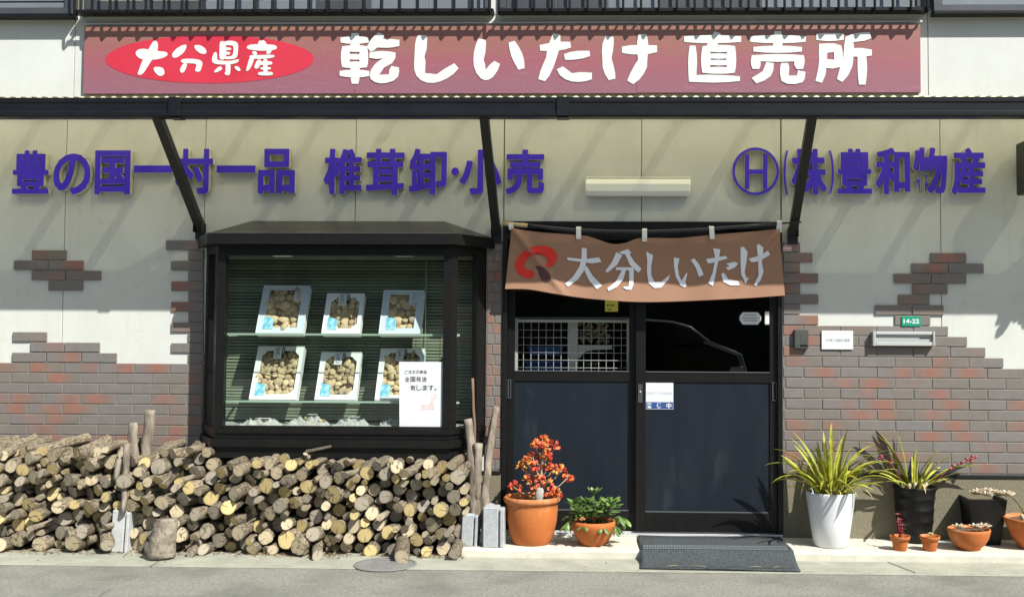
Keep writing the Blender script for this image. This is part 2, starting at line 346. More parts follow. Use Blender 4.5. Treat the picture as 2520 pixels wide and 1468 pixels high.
PINKMAP = mat('pale_red_crayon', (.78, .42, .42), .8, (.82, .62, .60), 60); YELLOWP = mat('yellow_paper', (.62, .62, .10), .7); DARKROOM = mat('dim_interior_paint', (.10, .10, .075), .9, (.13, .13, .1), 3); FLOORIN = mat('interior_floor', (.12, .11, .09), .8)
BLIND = mat('pale_green_slat', (.165, .195, .14), .5, (.225, .255, .19), 5); STRAP = mat('white_cotton_strap', (.72, .72, .69), .8, bump=.3, bscale=300); BAMBOO = mat('bamboo_tip', (.46, .37, .17), .5)
LAMP = mat('lamp_cover_acrylic', (.88, .90, .82), .35, (.84, .86, .78), 3)
MATT = mat('rubber_mat', (.020, .026, .029), .85, (.085, .10, .107), 95, .35, .65, bump=.8, bscale=220)
LITTER = mat('leaf_litter', (.22, .13, .05), .9, rand=.3); STAKE = mat('stake_bark', (.12, .095, .07), .92, (.31, .265, .21), 22, .34, .66, bump=.9, bscale=35, stretch=(1, 1, .3), detail=6)
def brickmat():
    m = bpy.data.materials.new('glazed_brick_tile'); m.use_nodes = True; t = m.node_tree; N = t.nodes; L = t.links; b = N['Principled BSDF']; b.inputs['Roughness'].default_value = .55; b.inputs['Specular IOR Level'].default_value = .4
    tc = N.new('ShaderNodeTexCoord'); oi = N.new('ShaderNodeObjectInfo')
    def mth(op, a, bb=None, c=None):
        n = N.new('ShaderNodeMath'); n.operation = op
        for i, v in enumerate((a, bb, c)):
            if v is None: continue
            if isinstance(v, (int, float)): n.inputs[i].default_value = v
            else: L.new(v, n.inputs[i])
        return n.outputs[0]
    r1 = oi.outputs['Random']; r2 = mth('FRACT', mth('MULTIPLY', r1, 17.3)); r3 = mth('FRACT', mth('MULTIPLY', r1, 71.7))
    sx = N.new('ShaderNodeSeparateXYZ'); L.new(tc.outputs['Object'], sx.inputs[0])
    nz = N.new('ShaderNodeTexNoise'); nz.inputs['Scale'].default_value = 14; nz.inputs['Detail'].default_value = 3; ad = N.new('ShaderNodeVectorMath'); ad.operation = 'ADD'
    L.new(tc.outputs['Object'], ad.inputs[0]); L.new(mth('MULTIPLY', r1, 40), ad.inputs[1]); L.new(ad.outputs[0], nz.inputs[0])
    # a flash of red burnt into part of the tile, its place and strength different on each tile
    dx = mth('ABSOLUTE', mth('SUBTRACT', sx.outputs[0], mth('MULTIPLY', mth('SUBTRACT', r2, .5), .16)))
    red = mth('SUBTRACT', 1, mth('MULTIPLY', dx, 9)); red = mth('ADD', red, mth('MULTIPLY', mth('SUBTRACT', nz.outputs[0], .5), .9))
    st = N.new('ShaderNodeMapRange'); st.inputs[1].default_value = .36; st.inputs[2].default_value = .88; L.new(r3, st.inputs[0])
    cl = N.new('ShaderNodeMapRange'); cl.inputs[1].default_value = -.1; cl.inputs[2].default_value = 1.0; L.new(red, cl.inputs[0])
    k = mth('MULTIPLY', st.outputs[0], cl.outputs[0])
    gr = N.new('ShaderNodeMixRGB'); gr.inputs[1].default_value = (.165, .143, .122, 1); gr.inputs[2].default_value = (.166, .153, .148, 1); L.new(r2, gr.inputs[0])
    mx = N.new('ShaderNodeMixRGB'); mx.inputs[2].default_value = (.245, .115, .084, 1); L.new(gr.outputs[0], mx.inputs[1]); L.new(k, mx.inputs[0])
    hs = N.new('ShaderNodeHueSaturation'); L.new(mx.outputs[0], hs.inputs['Color']); L.new(mth('ADD', .84, mth('MULTIPLY', nz.outputs[0], .32)), hs.inputs['Value']); L.new(hs.outputs[0], b.inputs['Base Color'])
    n3 = N.new('ShaderNodeTexNoise'); n3.inputs['Scale'].default_value = 120; L.new(tc.outputs['Object'], n3.inputs[0]); bp = N.new('ShaderNodeBump'); bp.inputs['Strength'].default_value = .12; bp.inputs['Distance'].default_value = .004
    L.new(n3.outputs[0], bp.inputs['Height']); L.new(bp.outputs[0], b.inputs['Normal']); return m
BRICK = brickmat()
MORT = mat('mortar', (.140, .130, .110), .9, (.175, .163, .14), 20)
def sheetmat():
    m = bpy.data.materials.new('weathered_translucent_sheet'); m.use_nodes = True; N = m.node_tree.nodes; L = m.node_tree.links; N.clear()
    d = N.new('ShaderNodeBsdfDiffuse'); tr = N.new('ShaderNodeBsdfTranslucent'); mx = N.new('ShaderNodeMixShader'); o = N.new('ShaderNodeOutputMaterial')
    tc = N.new('ShaderNodeTexCoord'); nz = N.new('ShaderNodeTexNoise'); nz.inputs['Scale'].default_value = 5; nz.inputs['Detail'].default_value = 5; L.new(tc.outputs['Object'], nz.inputs[0])
    rp = N.new('ShaderNodeValToRGB'); rp.color_ramp.elements[0].color = (.13, .13, .07, 1); rp.color_ramp.elements[1].color = (.30, .28, .17, 1); rp.color_ramp.elements[0].position = .3; rp.color_ramp.elements[1].position = .65
    L.new(nz.outputs[0], rp.inputs[0]); L.new(rp.outputs[0], d.inputs[0]); tr.inputs[0].default_value = (.94, .88, .60, 1); mx.inputs[0].default_value = .82
    tp = N.new('ShaderNodeBsdfTransparent'); tp.inputs[0].default_value = (.92, .88, .64, 1); m2 = N.new('ShaderNodeMixShader'); m2.inputs[0].default_value = .075
    L.new(d.outputs[0], mx.inputs[1]); L.new(tr.outputs[0], mx.inputs[2]); L.new(mx.outputs[0], m2.inputs[1]); L.new(tp.outputs[0], m2.inputs[2]); L.new(m2.outputs[0], o.inputs[0]); return m
SHEET = sheetmat()
# ================================================================ ground
def sheet(name, x0, x1, y0, y1, z, m, n=1):
    return tag(mk(name, [(x0, y0, z), (x1, y0, z), (x1, y1, z), (x0, y1, z)], [(0, 1, 2, 3)], m), kind='structure')
sheet('ground', -60, 60, -70, 30, -.075, ROAD)
LEDGE_X0 = gnd(1125, 1360, 0).x; ZG = -.05
YS = gnd(1300, 1402, ZG).y
tag(box('pavement_apron', -8, 8, YS, .02, -.12, ZG, STRIP, None, .003), kind='structure')
road = tag(box('road', -30, 30, -30, YS-.006, -.12, ZG-.004, ROAD, None, .003), kind='structure')
# the ledge along the wall, its front edge slightly broken
def ledge():
    bm = boxbm(LEDGE_X0, 6, -.475, .02, -.10, 0, .012, 2)
    bmesh.ops.bisect_plane(bm, geom=bm.verts[:]+bm.edges[:]+bm.faces[:], plane_co=(0, -.47, 0), plane_no=(0, 1, 0))
    for i in range(60): bmesh.ops.bisect_plane(bm, geom=bm.verts[:]+bm.edges[:]+bm.faces[:], plane_co=(LEDGE_X0+.06+i*.075, 0, 0), plane_no=(1, 0, 0))
    for v in bm.verts:
        if v.co.y < -.44: v.co.y += .012*noise.noise(Vector((v.co.x*3, 1, 0)))+.006*noise.noise(Vector((v.co.x*17, 2, 0))); v.co.z += .004*noise.noise(Vector((v.co.x*9, 5, v.co.y)))
    return tag(frombm('ledge', bm, CONC), kind='structure')
ledge()
CRK = mat('crack_shadow_dirt', (.14, .135, .11), .95)
def crack(pts, wd, z, name='crack'):
    vv, ff = [], []
    for i, (x, y) in enumerate(pts):
        p = gnd(x, y, z); k = wd*(.4+.6*math.sin(math.pi*(i+.3)/len(pts)))
        vv += [(p.x-k, p.y, z+.002), (p.x+k, p.y+.3*k, z+.002)]
        if i: ff.append((2*i-2, 2*i-1, 2*i+1, 2*i))
    return tag(mk(name, vv, ff, CRK), kind='structure')
crack([(2182, 1380), (2192, 1385), (2205, 1390), (2213, 1393), (2225, 1398), (2236, 1402), (2250, 1407), (2252, 1410)], .007, ZG)
crack([(398, 1376), (388, 1382), (378, 1388), (370, 1393)], .006, ZG)
crack([(275, 1450), (262, 1455), (250, 1461), (244, 1468), (236, 1476)], .006, ZG-.004)
crack([(1210, 1409), (1205, 1414), (1198, 1420)], .004, ZG-.004)
# second joint line across the road surface, a shallow saw cut
crack([(0, 1446), (200, 1449), (500, 1453), (800, 1457), (1100, 1462), (1500, 1470)], .003, ZG-.004, 'saw_cut')
# manhole lid
mh = gnd(948, 1388, ZG)
tl = thing('manhole_cover', 'dark round manhole lid let into the pavement under the overhanging log', 'manhole cover', (mh.x, mh.y, ZG))
IRON = mat('worn_iron', (.16, .163, .155), .7, (.215, .215, .20), 30, bump=.4, bscale=60)
lathe('lid', [(0, .004), (.165, .004), (.167, .001)], IRON, tl, (mh.x, mh.y, ZG), 48, False)
lathe('rim', [(.169, .0015), (.169, .0055), (.183, .0055), (.185, .0015)], IRON, tl, (mh.x, mh.y, ZG), 48, False)
for i in range(5):
    box('rib', mh.x-.1+abs(i-2)*.02, mh.x+.1-abs(i-2)*.02, mh.y-.1+i*.05-.005, mh.y-.1+i*.05+.005, ZG+.004, ZG+.008, IRON, tl, .001)
# ================================================================ building
B = thing('shop_building', 'cream rendered shop front with patches of red-grey brick tiles', 'building', (0, .1, 0))
DX0, DX1, DZ = ax(1237), ax(1924), az(545)
BXL, BXR = ax(505), ax(1196)
BAYZ0, BAYZ1 = az(1100, -.30, 900), az(600, -.30, 900)
WX = [-6.0, ax(153), ax(505, 0, 420), ax(870), ax(1241, 0, 420), ax(1578), ax(1921, 0, 420), ax(2314, 0, 430), 5.5]
ZT = 2.845
OX0, OX1, OZ0, OZ1 = BXL+.035, BXR-.035, BAYZ0+.03, az(585)-.02     # opening behind the bay window
box('seam_backing', -6.05, DX0-.04, .015, .03, OZ1+.01, ZT+1.2, SEAM, B, 0)
box('seam_backing', DX0-.04, 5.55, .016, .03, DZ+.02, ZT+1.2, SEAM, B, 0)
box('seam_backing', DX1+.04, 5.55, .017, .03, 0, DZ+.02, SEAM, B, 0)
box('seam_backing', -6.05, OX0-.01, .0175, .03, 0, OZ1+.01, SEAM, B, 0)
g = .0022
def panel(x0, x1, z0, z1, m=WALL):
    if x1-x0 > .02 and z1-z0 > .02: box('wall_panel', x0+g, x1-g, 0, .11, z0, z1, m, B, .0015)
for i in range(len(WX)-1):
    a, b = WX[i], WX[i+1]
    segs = [(a, b, 0 - .1, ZT)]
    # cut the openings of the bay window and of the entrance
    for (o0, o1, q0, q1) in ((OX0, OX1, OZ0, OZ1), (DX0, DX1, -.2, DZ)):
        new = []
        for (s0, s1, t0, t1) in segs:
            if s1 <= o0 or s0 >= o1 or t1 <= q0 or t0 >= q1: new.append((s0, s1, t0, t1)); continue
            if s1-o0 < .04: new.append((s0, o0, t0, t1)); continue
            if o1-s0 < .04: new.append((o1, s1, t0, t1)); continue
            if q0 > t0: new.append((s0, s1, t0, q0))
            if q1 < t1: new.append((s0, s1, q1, t1))
            if s0 < o0: new.append((s0, o0, max(t0, q0), min(t1, q1)))
            if s1 > o1: new.append((o1, s1, max(t0, q0), min(t1, q1)))
        segs = new
    for s in segs: panel(*s)
UX = [-6, ax(183, 0, 150), ax(2284, 0, 150), 5.5]
UZ = 3.405
for i in range(3): panel(UX[i], UX[i+1], ZT+.004, UZ+(.03 if i != 1 else 0), WALLUP)
gapx0, gapx1 = ax(1208, 0, 30), ax(1229, 0, 30)
box('wall_panel', gapx0, gapx1, 0, .11, UZ+.003, 4.6, WALLUP, B, .0015)
# thin lipping along the top of the fascia sign and below it
box('sign_batten', ax(205, 0, 60), ax(2268, 0, 60), -.02, -.001, az(60), az(55), WALLUP, B, .002)
# rendered base with its black flashing
ZB = az(1168, 0, 2200)
box('base', DX1+.002, 5.5, -.022, -.001, -.05, ZB-.012, BASE, B, .003)
box('flashing', DX1+.002, 5.5, -.03, -.001, ZB-.012, ZB+.006, BLACKP, B, .001)
box('base', BXR-.2, DX0-.002, -.022, -.001, -.05, ZB-.012, BASE, B, .003)
box('flashing', BXR-.2, DX0-.002, -.03, -.001, ZB-.012, ZB+.006, BLACKP, B, .001)
box('base', -6, BXL+.3, -.022, -.001, -.1, .2, BASE, B, .003)
box('base', BXL+.31, BXR-.21, -.02, -.001, -.1, OZ0, BASE, B, .003)
# brick tiles
Z0R, PH, PW = 1.0935, .0677, .2352
cacheb = {}
def brick(x0, x1, r):
    wd = round(x1-x0-.0062, 3)
    if wd < .02: return
    if wd not in cacheb:
        t = boxbm(-wd/2, wd/2, 0, .0125, -.0309, .0309, .0026, 1); me = bpy.data.meshes.new('brick'); t.to_mesh(me); t.free(); me.materials.append(BRICK); cacheb[wd] = me
    o = bpy.data.objects.new('brick', cacheb[wd]); COL.objects.link(o)
    o.location = ((x0+x1)/2+rnd.uniform(-.0008, .0008), -.0125+rnd.uniform(-.0012, .0008), Z0R-r*PH-PH/2+rnd.uniform(-.0006, .0006)); o.rotation_euler = (rnd.uniform(-.006, .006), rnd.uniform(-.002, .002), rnd.uniform(-.006, .006))
    par(o, B)
def vx(v, r): return at(v, 900+25.4*r, 0).x
def row(r, a, b, x0):                                  # tiles of course r between the world limits a and b, on the running bond through x0
    s = x0+(PW/2 if r % 2 else 0); k = math.floor((a-s)/PW); x = s+k*PW
    while x < b-.005:
        p, q = max(x, a), min(x+PW, b)
        if q-p > .03: brick(p, q, r)
        x += PW
LX0 = vx(159.3, 0); RX0 = vx(2246.5, 0)
nb = int((Z0R-ZB)/PH)
for r in range(0, 13): row(r, -4.45, BXL-.004, LX0)
for r in range(0, nb+1):
    if Z0R-(r+1)*PH > ZB-.02: row(r, DX1+.006, 2.95, RX0)
box('mortar_bed', -4.46, BXL-.002, -.0092, -.001, .21, Z0R-.004, MORT, B, 0)
box('mortar_bed', DX1+.003, 2.96, -.0092, -.001, ZB+.007, Z0R-.004, MORT, B, 0)
box('mortar_bed', BXR+.003, DX0-.003, -.0092, -.001, ZB+.007, Z0R+PH*11.9, MORT, B, 0)
def rowv(r, *vxs):
    for i in range(len(vxs)-1): brick(vx(vxs[i], r), vx(vxs[i+1], r), r)
rowv(-1, 31, 116, 202, 290); rowv(-2, 76, 161, 248); rowv(-3, 32, 118)
rowv(-11, 79, 166); rowv(-10, 35, 121, 208); rowv(-9, 78.5, 164, 251); rowv(-8, 119.5, 206.6)
for r in range(-11, 0): rowv(r, 463.5 if r % 2 else 421.5, 503.5)
rowv(-12, 409, 494)
for r in range(-11, nb+1):
    if Z0R-(r+1)*PH > ZB-.02:
        j = 1217 if r % 2 else 1211
        brick(BXR+.004, vx(j, r), r); brick(vx(j, r), DX0-.004, r)
C1 = 1969.5; C2 = 2014
for r, e in ((-12, C1), (-11, 2000), (-10, C1), (-9, C2), (-8, C1), (-7, C2), (-6, C1), (-5, C2)): brick(DX1+.006, vx(e, r), r)
rowv(-11, 2287, 2377.5); rowv(-10, 2241.4, 2332.6, 2421); rowv(-9, 2198, 2290, 2378.6); rowv(-8, 2243, 2332); rowv(-7, 2208.6, 2288); rowv(-6, 2151, 2243, 2322); rowv(-5, 2200, 2289.5)
for r, e in ((-4, 2333), (-3, 2380), (-2, 2424.5), (-1, 2469)): row(r, DX1+.006, vx(e, r), RX0)
box('mortar_bed', DX1+.003, vx(2330, -4), -.0092, -.001, Z0R-.003, Z0R+4*PH-.004, MORT, B, 0)
box('mortar_bed', vx(2331, -4), vx(2420, -2), -.0092, -.001, Z0R-.003, Z0R+2*PH-.004, MORT, B, 0)
# room behind the glass
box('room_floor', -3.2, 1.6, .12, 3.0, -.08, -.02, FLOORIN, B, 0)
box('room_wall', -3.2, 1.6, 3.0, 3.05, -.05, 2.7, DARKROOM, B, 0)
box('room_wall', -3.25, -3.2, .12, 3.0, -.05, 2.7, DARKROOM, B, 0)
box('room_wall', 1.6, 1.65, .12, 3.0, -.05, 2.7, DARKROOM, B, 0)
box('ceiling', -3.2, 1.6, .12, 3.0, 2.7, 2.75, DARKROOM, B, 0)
# ================================================================ upper windows and guard rails
ZR = 3.392
def upper_window(label, x0, x1, z0, cols, m_in):
    t = thing('upper_window', label, 'window', ((x0+x1)/2, .05, z0))
    boxes('frame', [(x0, x1, .0, .05, z0, z0+.045), (x0, x0+.04, .0, .05, z0+.046, 4.6), (x1-.04, x1, .0, .05, z0+.046, 4.6)], DARKGREY, t)
    n = len(cols); wpx = (x1-x0-.08)/n
    for i, c in enumerate(cols):
        a = x0+.04+i*wpx
        boxes('sash', [(a+.002, a+wpx-.002, .012, .04, z0+.046, z0+.105), (a+.002, a+.03, .012, .04, z0+.106, 4.6), (a+wpx-.03, a+wpx-.002, .012, .04, z0+.106, 4.6)], DARKGREY if c == 0 else SHUT, t)
        box('pane', a+.03, a+wpx-.03, .024, .03, z0+.105, 4.6, PALEGL if c == 0 else SHUT, t, 0)
    return t
gL = (ax(192, -.09, 30), ax(1210, -.09, 30)); gR = (ax(1229, -.09, 30), ax(2281, -.09, 30))
upper_window('upstairs window behind the left guard rail, pale panes beside grey shutters', gL[0], gapx0-.003, UZ+.003, (0, 0, 1, 1, 0, 1, 1), None)
upper_window('upstairs window behind the right guard rail with pale panes', gapx1+.003, gR[1], UZ+.003, (0, 0, 1, 0, 0, 1, 1, 1), None)
def guard(label, x0, x1):
    t = thing('guard_rail', label, 'railing', ((x0+x1)/2, -.06, ZR))
    boxes('sill', [(x0-.01, x1+.01, -.090, -.001, ZR+.008, ZR+.032)], BLACK, t)
    boxes('bottom_rail', [(x0, x1, -.130, -.114, ZR-.001, ZR+.020)], BLACK, t)
    n = round((x1-x0)/.118); stp = (x1-x0)/n
    for i in range(n+1):
        x = x0+i*stp
        if i == n: x -= .01
        pts = [(x, -.098, ZR-.004), (x, -.118, ZR-.014), (x, -.136, ZR-.008), (x, -.142, ZR+.014), (x, -.142, 4.6)]
        tube('bar', pts, .009, BLACK, t, 6)
        box('stay', x+.012, x+.026, -.113, -.091, ZR+.006, ZR+.018, BLACK, t, .001)
    return t
guard('black guard rail of upright bars above the left half of the maroon sign', *gL)
guard('black guard rail of upright bars above the right half of the maroon sign', *gR)
for lab, x0, x1, zz in (('dark sliding window at the top left corner, cut by the frame', -5.2, ax(182, -.06, 30), az(43, -.06, 100)), ('grey sliding window at the top right corner, cut by the frame', ax(2296, -.06, 30), 4.4, az(36, -.06, 2400))):
    t = thing('corner_window', lab, 'window', ((x0+x1)/2, -.03, zz))
    z1 = UZ+.032
    boxes('sill', [(x0, x1, -.092, -.001, zz-.002, zz+.018)], BLACK, t)
    boxes('bottom_frame', [(x0+.003, x1-.003, -.075, -.001, zz+.019, zz+.062)], DARKGREY, t)
    boxes('jamb', [(x0+.003, x0+.06, -.07, -.001, zz+.063, 4.6)] if x0 > 0 else [(x1-.06, x1-.003, -.07, -.001, zz+.063, 4.6)], DARKGREY, t)
    boxes('sash', [(x0+.06, x1-.06, -.055, -.002, zz+.064, zz+.10), (x0+.06, x1-.06, -.050, -.002, zz+.112, zz+.15)], SHUT, t)
    boxes('pane', [(x0+.06, x1-.06, -.02, -.004, zz+.151, 4.6)], PALEGL, t)
# ================================================================ fascia sign
def signmat():
    m = mat('faded_maroon_print', (.34, .10, .13), .45, spec=.5); N = m.node_tree.nodes; L = m.node_tree.links; b = N['Principled BSDF']
    tc = N.new('ShaderNodeTexCoord'); sx = N.new('ShaderNodeSeparateXYZ'); L.new(tc.outputs['Object'], sx.inputs[0])
    mr = N.new('ShaderNodeMapRange'); mr.inputs[1].default_value = 2.88; mr.inputs[2].default_value = 3.34; L.new(sx.outputs[2], mr.inputs[0])
    mp = N.new('ShaderNodeMapping'); mp.inputs['Scale'].default_value = (.6, 1, 4); L.new(tc.outputs['Object'], mp.inputs[0]); nz = N.new('ShaderNodeTexNoise'); nz.inputs['Scale'].default_value = 1.6; nz.inputs['Detail'].default_value = 5; L.new(mp.outputs[0], nz.inputs[0])
    ad = N.new('ShaderNodeMath'); ad.operation = 'MULTIPLY_ADD'; ad.inputs[1].default_value = .5; L.new(nz.outputs[0], ad.inputs[0])
    sb = N.new('ShaderNodeMath'); sb.operation = 'SUBTRACT'; sb.inputs[1].default_value = .25; L.new(mr.outputs[0], sb.inputs[0]); L.new(sb.outputs[0], ad.inputs[2])
    rp = N.new('ShaderNodeValToRGB'); e = rp.color_ramp.elements; e[0].position = .05; e[0].color = (.25, .105, .138, 1); e[1].position = .95; e[1].color = (.28, .13, .09, 1)
    for p, c in ((.25, (.265, .10, .13, 1)), (.45, (.295, .092, .115, 1)), (.68, (.28, .112, .10, 1))): q = e.new(p); q.color = c
    L.new(ad.outputs[0], rp.inputs[0])
    wv = N.new('ShaderNodeTexNoise'); wv.inputs['Scale'].default_value = 3; wv.inputs['Detail'].default_value = 2; mp2 = N.new('ShaderNodeMapping'); mp2.inputs['Scale'].default_value = (.5, 1, 9); L.new(tc.outputs['Object'], mp2.inputs[0]); L.new(mp2.outputs[0], wv.inputs[0])
    ab = N.new('ShaderNodeMath'); ab.operation = 'SUBTRACT'; ab.inputs[1].default_value = .5; L.new(wv.outputs[0], ab.inputs[0]); a2 = N.new('ShaderNodeMath'); a2.operation = 'ABSOLUTE'; L.new(ab.outputs[0], a2.inputs[0])
    ln = N.new('ShaderNodeMapRange'); ln.inputs[1].default_value = .0; ln.inputs[2].default_value = .006; ln.inputs[3].default_value = .22; ln.inputs[4].default_value = 0; L.new(a2.outputs[0], ln.inputs[0])
    mx = N.new('ShaderNodeMixRGB'); mx.inputs[2].default_value = (.50, .33, .36, 1); L.new(rp.outputs[0], mx.inputs[1]); L.new(ln.outputs[0], mx.inputs[0]); L.new(mx.outputs[0], b.inputs['Base Color']); return m
SY = -.035
SGN = signmat()
S0 = at(204, 231, SY); S1 = at(2265, 60, SY)
ts = thing('fascia_sign', 'long faded maroon sign board with white lettering above the awning', 'sign', ((S0.x+S1.x)/2, SY, S0.z))
cuts = [S0.x, ax(872, SY, 150), ax(1567, SY, 150), S1.x]
for i in range(3): box('board', cuts[i]+.0006, cuts[i+1]-.0006, SY, -.002, S0.z+(0 if i < 2 else .003), S1.z, SGN, ts, .001)
for v, u in ((2258, 224), (2258, 70), (212, 224), (875, 224)):
    p = at(v, u, SY); lathe('screw_cap', [(0, -.003), (.005, -.003), (.006, 0)], SGN, ts, (0, 0, 0), 10).matrix_local = Matrix.Translation(Vector((p.x, SY-.001, p.z))-ts.location) @ Matrix.Rotation(math.pi/2, 4, 'X')
# red oval
ec = at(516, 146, SY); ew = (ax(772, SY, 146)-ax(260, SY, 146))/2; eh = (az(87, SY, 516)-az(205, SY, 516))/2
loops('oval', [[(ec.x+ew*math.cos(a*math.pi/48), ec.z+eh*math.sin(a*math.pi/48)) for a in range(96)]], SY-.0015, 0, REDPR, ts)
def glyph(name, strokes, o, s, Y, m, parent, smooth=0, fy=None, sub=0):
    """one written character: strokes drawn in the pixels of a detail view with origin o and scale s"""
    bm = bmesh.new(); d = 0
    for st in strokes:
        ls = st if isinstance(st[0], list) else [st]
        if smooth: ls = [chaikin(l, smooth) for l in ls]
        ws = []
        for l in ls: ws.append([((lambda p: (p.x, p.z))(at((o[0]+a/s)/1.19683, (o[1]+b/s)/1.19683, Y))) for a, b in l])
        q = loops('t', ws, Y-d, 0, m, None, None, sub); me = q.data; bm.from_mesh(me); bpy.data.objects.remove(q); bpy.data.meshes.remove(me); d += .00025
    if fy:
        for v in bm.verts: v.co.y = fy(v.co.x, v.co.z)+(v.co.y-Y)
    return frombm(name, bm, m, parent)
LY = SY-.003
G1 = ((380, 90), 5.478)
for st in (
 [[(105,350),(150,305),(230,293),(330,310),(480,335),(590,342),(622,370),(620,405),(560,440),(450,468),(330,478),(210,470),(140,430),(108,390)],[(400,165),(440,165),(465,210),(470,270),(455,340),(410,420),(340,520),(280,620),(215,715),(130,718),(160,640),(200,520),(260,410),(310,310),(360,220)],[(392,595),(460,585),(540,600),(570,640),(575,700),(540,730),(490,738),(440,700),(405,650)]],
 [[(690,400),(710,350),(770,290),(850,240),(925,225),(928,270),(890,350),(820,410),(760,442),(710,440)],[(1045,255),(1080,232),(1150,240),(1220,280),(1252,330),(1245,370),(1200,385),(1140,365),(1080,320)],[(835,485),(870,460),(1000,455),(1130,470),(1180,500),(1187,545),(1170,600),(1150,660),(1110,670),(1060,655),(1075,610),(1095,540),(1000,530),(880,530),(840,510)],[(880,528),(935,530),(935,570),(910,640),(870,688),(835,680),(820,640),(840,585)]],
 [[(1470,180),(1500,170),(1535,180),(1565,240),(1570,330),(1565,430),(1530,470),(1490,475),(1455,450),(1458,330),(1462,230)],[(1530,180),(1600,165),(1680,168),(1740,190),(1762,230),(1760,330),(1745,430),(1700,460),(1620,468),(1540,465),(1545,420),(1620,420),(1670,405),(1685,340),(1688,270),(1670,245),(1600,238),(1540,240)],[(1550,275),(1630,275),(1655,295),(1640,318),(1550,320)],[(1550,345),(1620,345),(1637,368),(1620,390),(1550,395)],[(1365,370),(1395,343),(1425,370),(1420,460),(1440,480),(1540,492),(1650,492),(1740,470),(1775,465),(1770,500),(1730,530),(1630,550),(1480,552),(1380,540),(1340,510),(1338,450)],[(1555,530),(1640,530),(1638,630),(1632,700),(1610,725),(1565,722),(1540,700),(1560,660)],[(1365,680),(1400,625),(1460,578),(1500,590),(1505,630),(1460,655),(1410,680)],[(1700,580),(1750,575),(1790,605),(1803,645),(1780,662),(1740,645),(1710,615)]],
 [[(2080,190),(2120,155),(2170,155),(2215,195),(2222,260),(2080,260)],[(1895,275),(1920,240),(1990,225),(2150,222),(2330,230),(2380,250),(2390,285),(2360,310),(2280,325),(2120,330),(1980,315),(1915,300)],[(1985,345),(2020,330),(2065,350),(2070,395),(2030,400),(1990,375)],[(2225,315),(2305,315),(2290,360),(2250,388),(2212,375)],[(1940,420),(1970,395),(2060,400),(2180,395),(2310,392),(2352,405),(2345,430),(2280,450),(2150,460),(2000,460),(1950,445)],[(1945,430),(2020,435),(2010,500),(1975,580),(1930,650),(1895,660),(1890,630),(1915,550)],[(2080,470),(2120,465),(2135,500),(2120,560),(2085,615),(2035,620),(2020,590),(2045,520)],[(2110,500),(2200,495),(2300,500),(2318,530),(2300,555),(2200,560),(2100,560)],[(2115,600),(2180,592),(2280,590),(2297,612),(2275,635),(2180,640),(2120,628)],[(2165,470),(2200,455),(2235,470),(2235,600),(2235,700),(2165,700)],[(2075,700),(2100,672),(2200,665),(2310,670),(2328,695),(2310,725),(2200,730),(2100,725)]]):
    glyph('character', st, *G1, LY, WHITEPR, ts, 2)
G2 = ((980, 80), 5.04); G3 = ((1480, 80), 5.04); G4 = ((1980, 80), 3.9375)
kan = [[(280,90),(385,90),(402,200),(402,285),(262,285),(262,180)],[(265,602),(402,602),(402,740),(380,842),(282,842),(262,740)],[(115,158),(200,145),(330,138),(450,143),(535,160),(535,230),(440,245),(330,252),(200,245),(117,230)],[[(142,288),(230,275),(330,270),(440,275),(512,288),(525,370),(528,470),(522,540),(508,598),(420,608),(330,612),(220,607),(140,595),(125,520),(120,440),(127,360)],[(252,365),(330,373),(400,368),(395,405),(330,398),(255,403)],[(255,480),(330,487),(393,482),(398,515),(330,508),(250,515)]],[(102,652),(200,638),(330,632),(450,637),(545,655),(543,728),(440,745),(330,750),(200,742),(103,725)],[(680,80),(760,118),(750,178),(860,178),(990,192),(990,282),(900,302),(800,310),(660,305),(610,350),(560,372),(508,292),(560,200),(610,140)],[(545,380),(640,362),(740,357),(850,365),(932,380),(932,460),(880,540),(760,605),(690,710),(770,705),(832,705),(840,640),(872,578),(980,600),(988,660),(968,740),(900,800),(790,832),(700,836),(620,815),(565,775),(550,720),(565,640),(620,560),(690,500),(750,465),(650,475),(545,458)]]
glyph('character', kan, *G2, LY, WHITEPR, ts)
glyph('character', [[(1265,118),(1390,122),(1402,180),(1395,320),(1362,435),(1378,520),(1370,685),(1450,690),(1540,703),(1660,620),(1805,538),(1868,612),(1800,690),(1700,760),(1600,805),(1500,830),(1400,825),(1310,790),(1240,720),(1210,630),(1208,540),(1215,400),(1222,260),(1240,170)]], *G2, LY, WHITEPR, ts)
glyph('character', [[(2165,172),(2272,186),(2275,250),(2265,380),(2240,485),(2262,560),(2272,635),(2330,560),(2400,503),(2483,548),(2450,640),(2380,740),(2320,780),(2260,790),(2200,765),(2130,680),(2095,580),(2088,480),(2095,380),(2125,260)],[(2610,232),(2700,205),(2760,290),(2815,400),(2842,500),(2848,612),(2755,635),(2690,520),(2650,430),(2625,330)]], *G2, LY, WHITEPR, ts)
glyph('character', [[(550,268),(690,238),(860,217),(1005,220),(1018,305),(920,335),(830,350),(660,358),(560,352)],[(750,93),(858,112),(862,220),(835,350),(800,470),(750,610),(690,730),(630,805),(532,775),(560,660),(600,560),(645,460),(660,350),(700,220)],[(912,405),(990,375),(1100,355),(1290,352),(1302,430),(1200,465),(1100,480),(1000,490),(928,487)],[(805,628),(895,585),(960,630),(1028,685),(1150,670),(1328,678),(1326,775),(1250,800),(1140,816),(1030,808),(930,775),(850,715)]], *G3, LY, WHITEPR, ts)
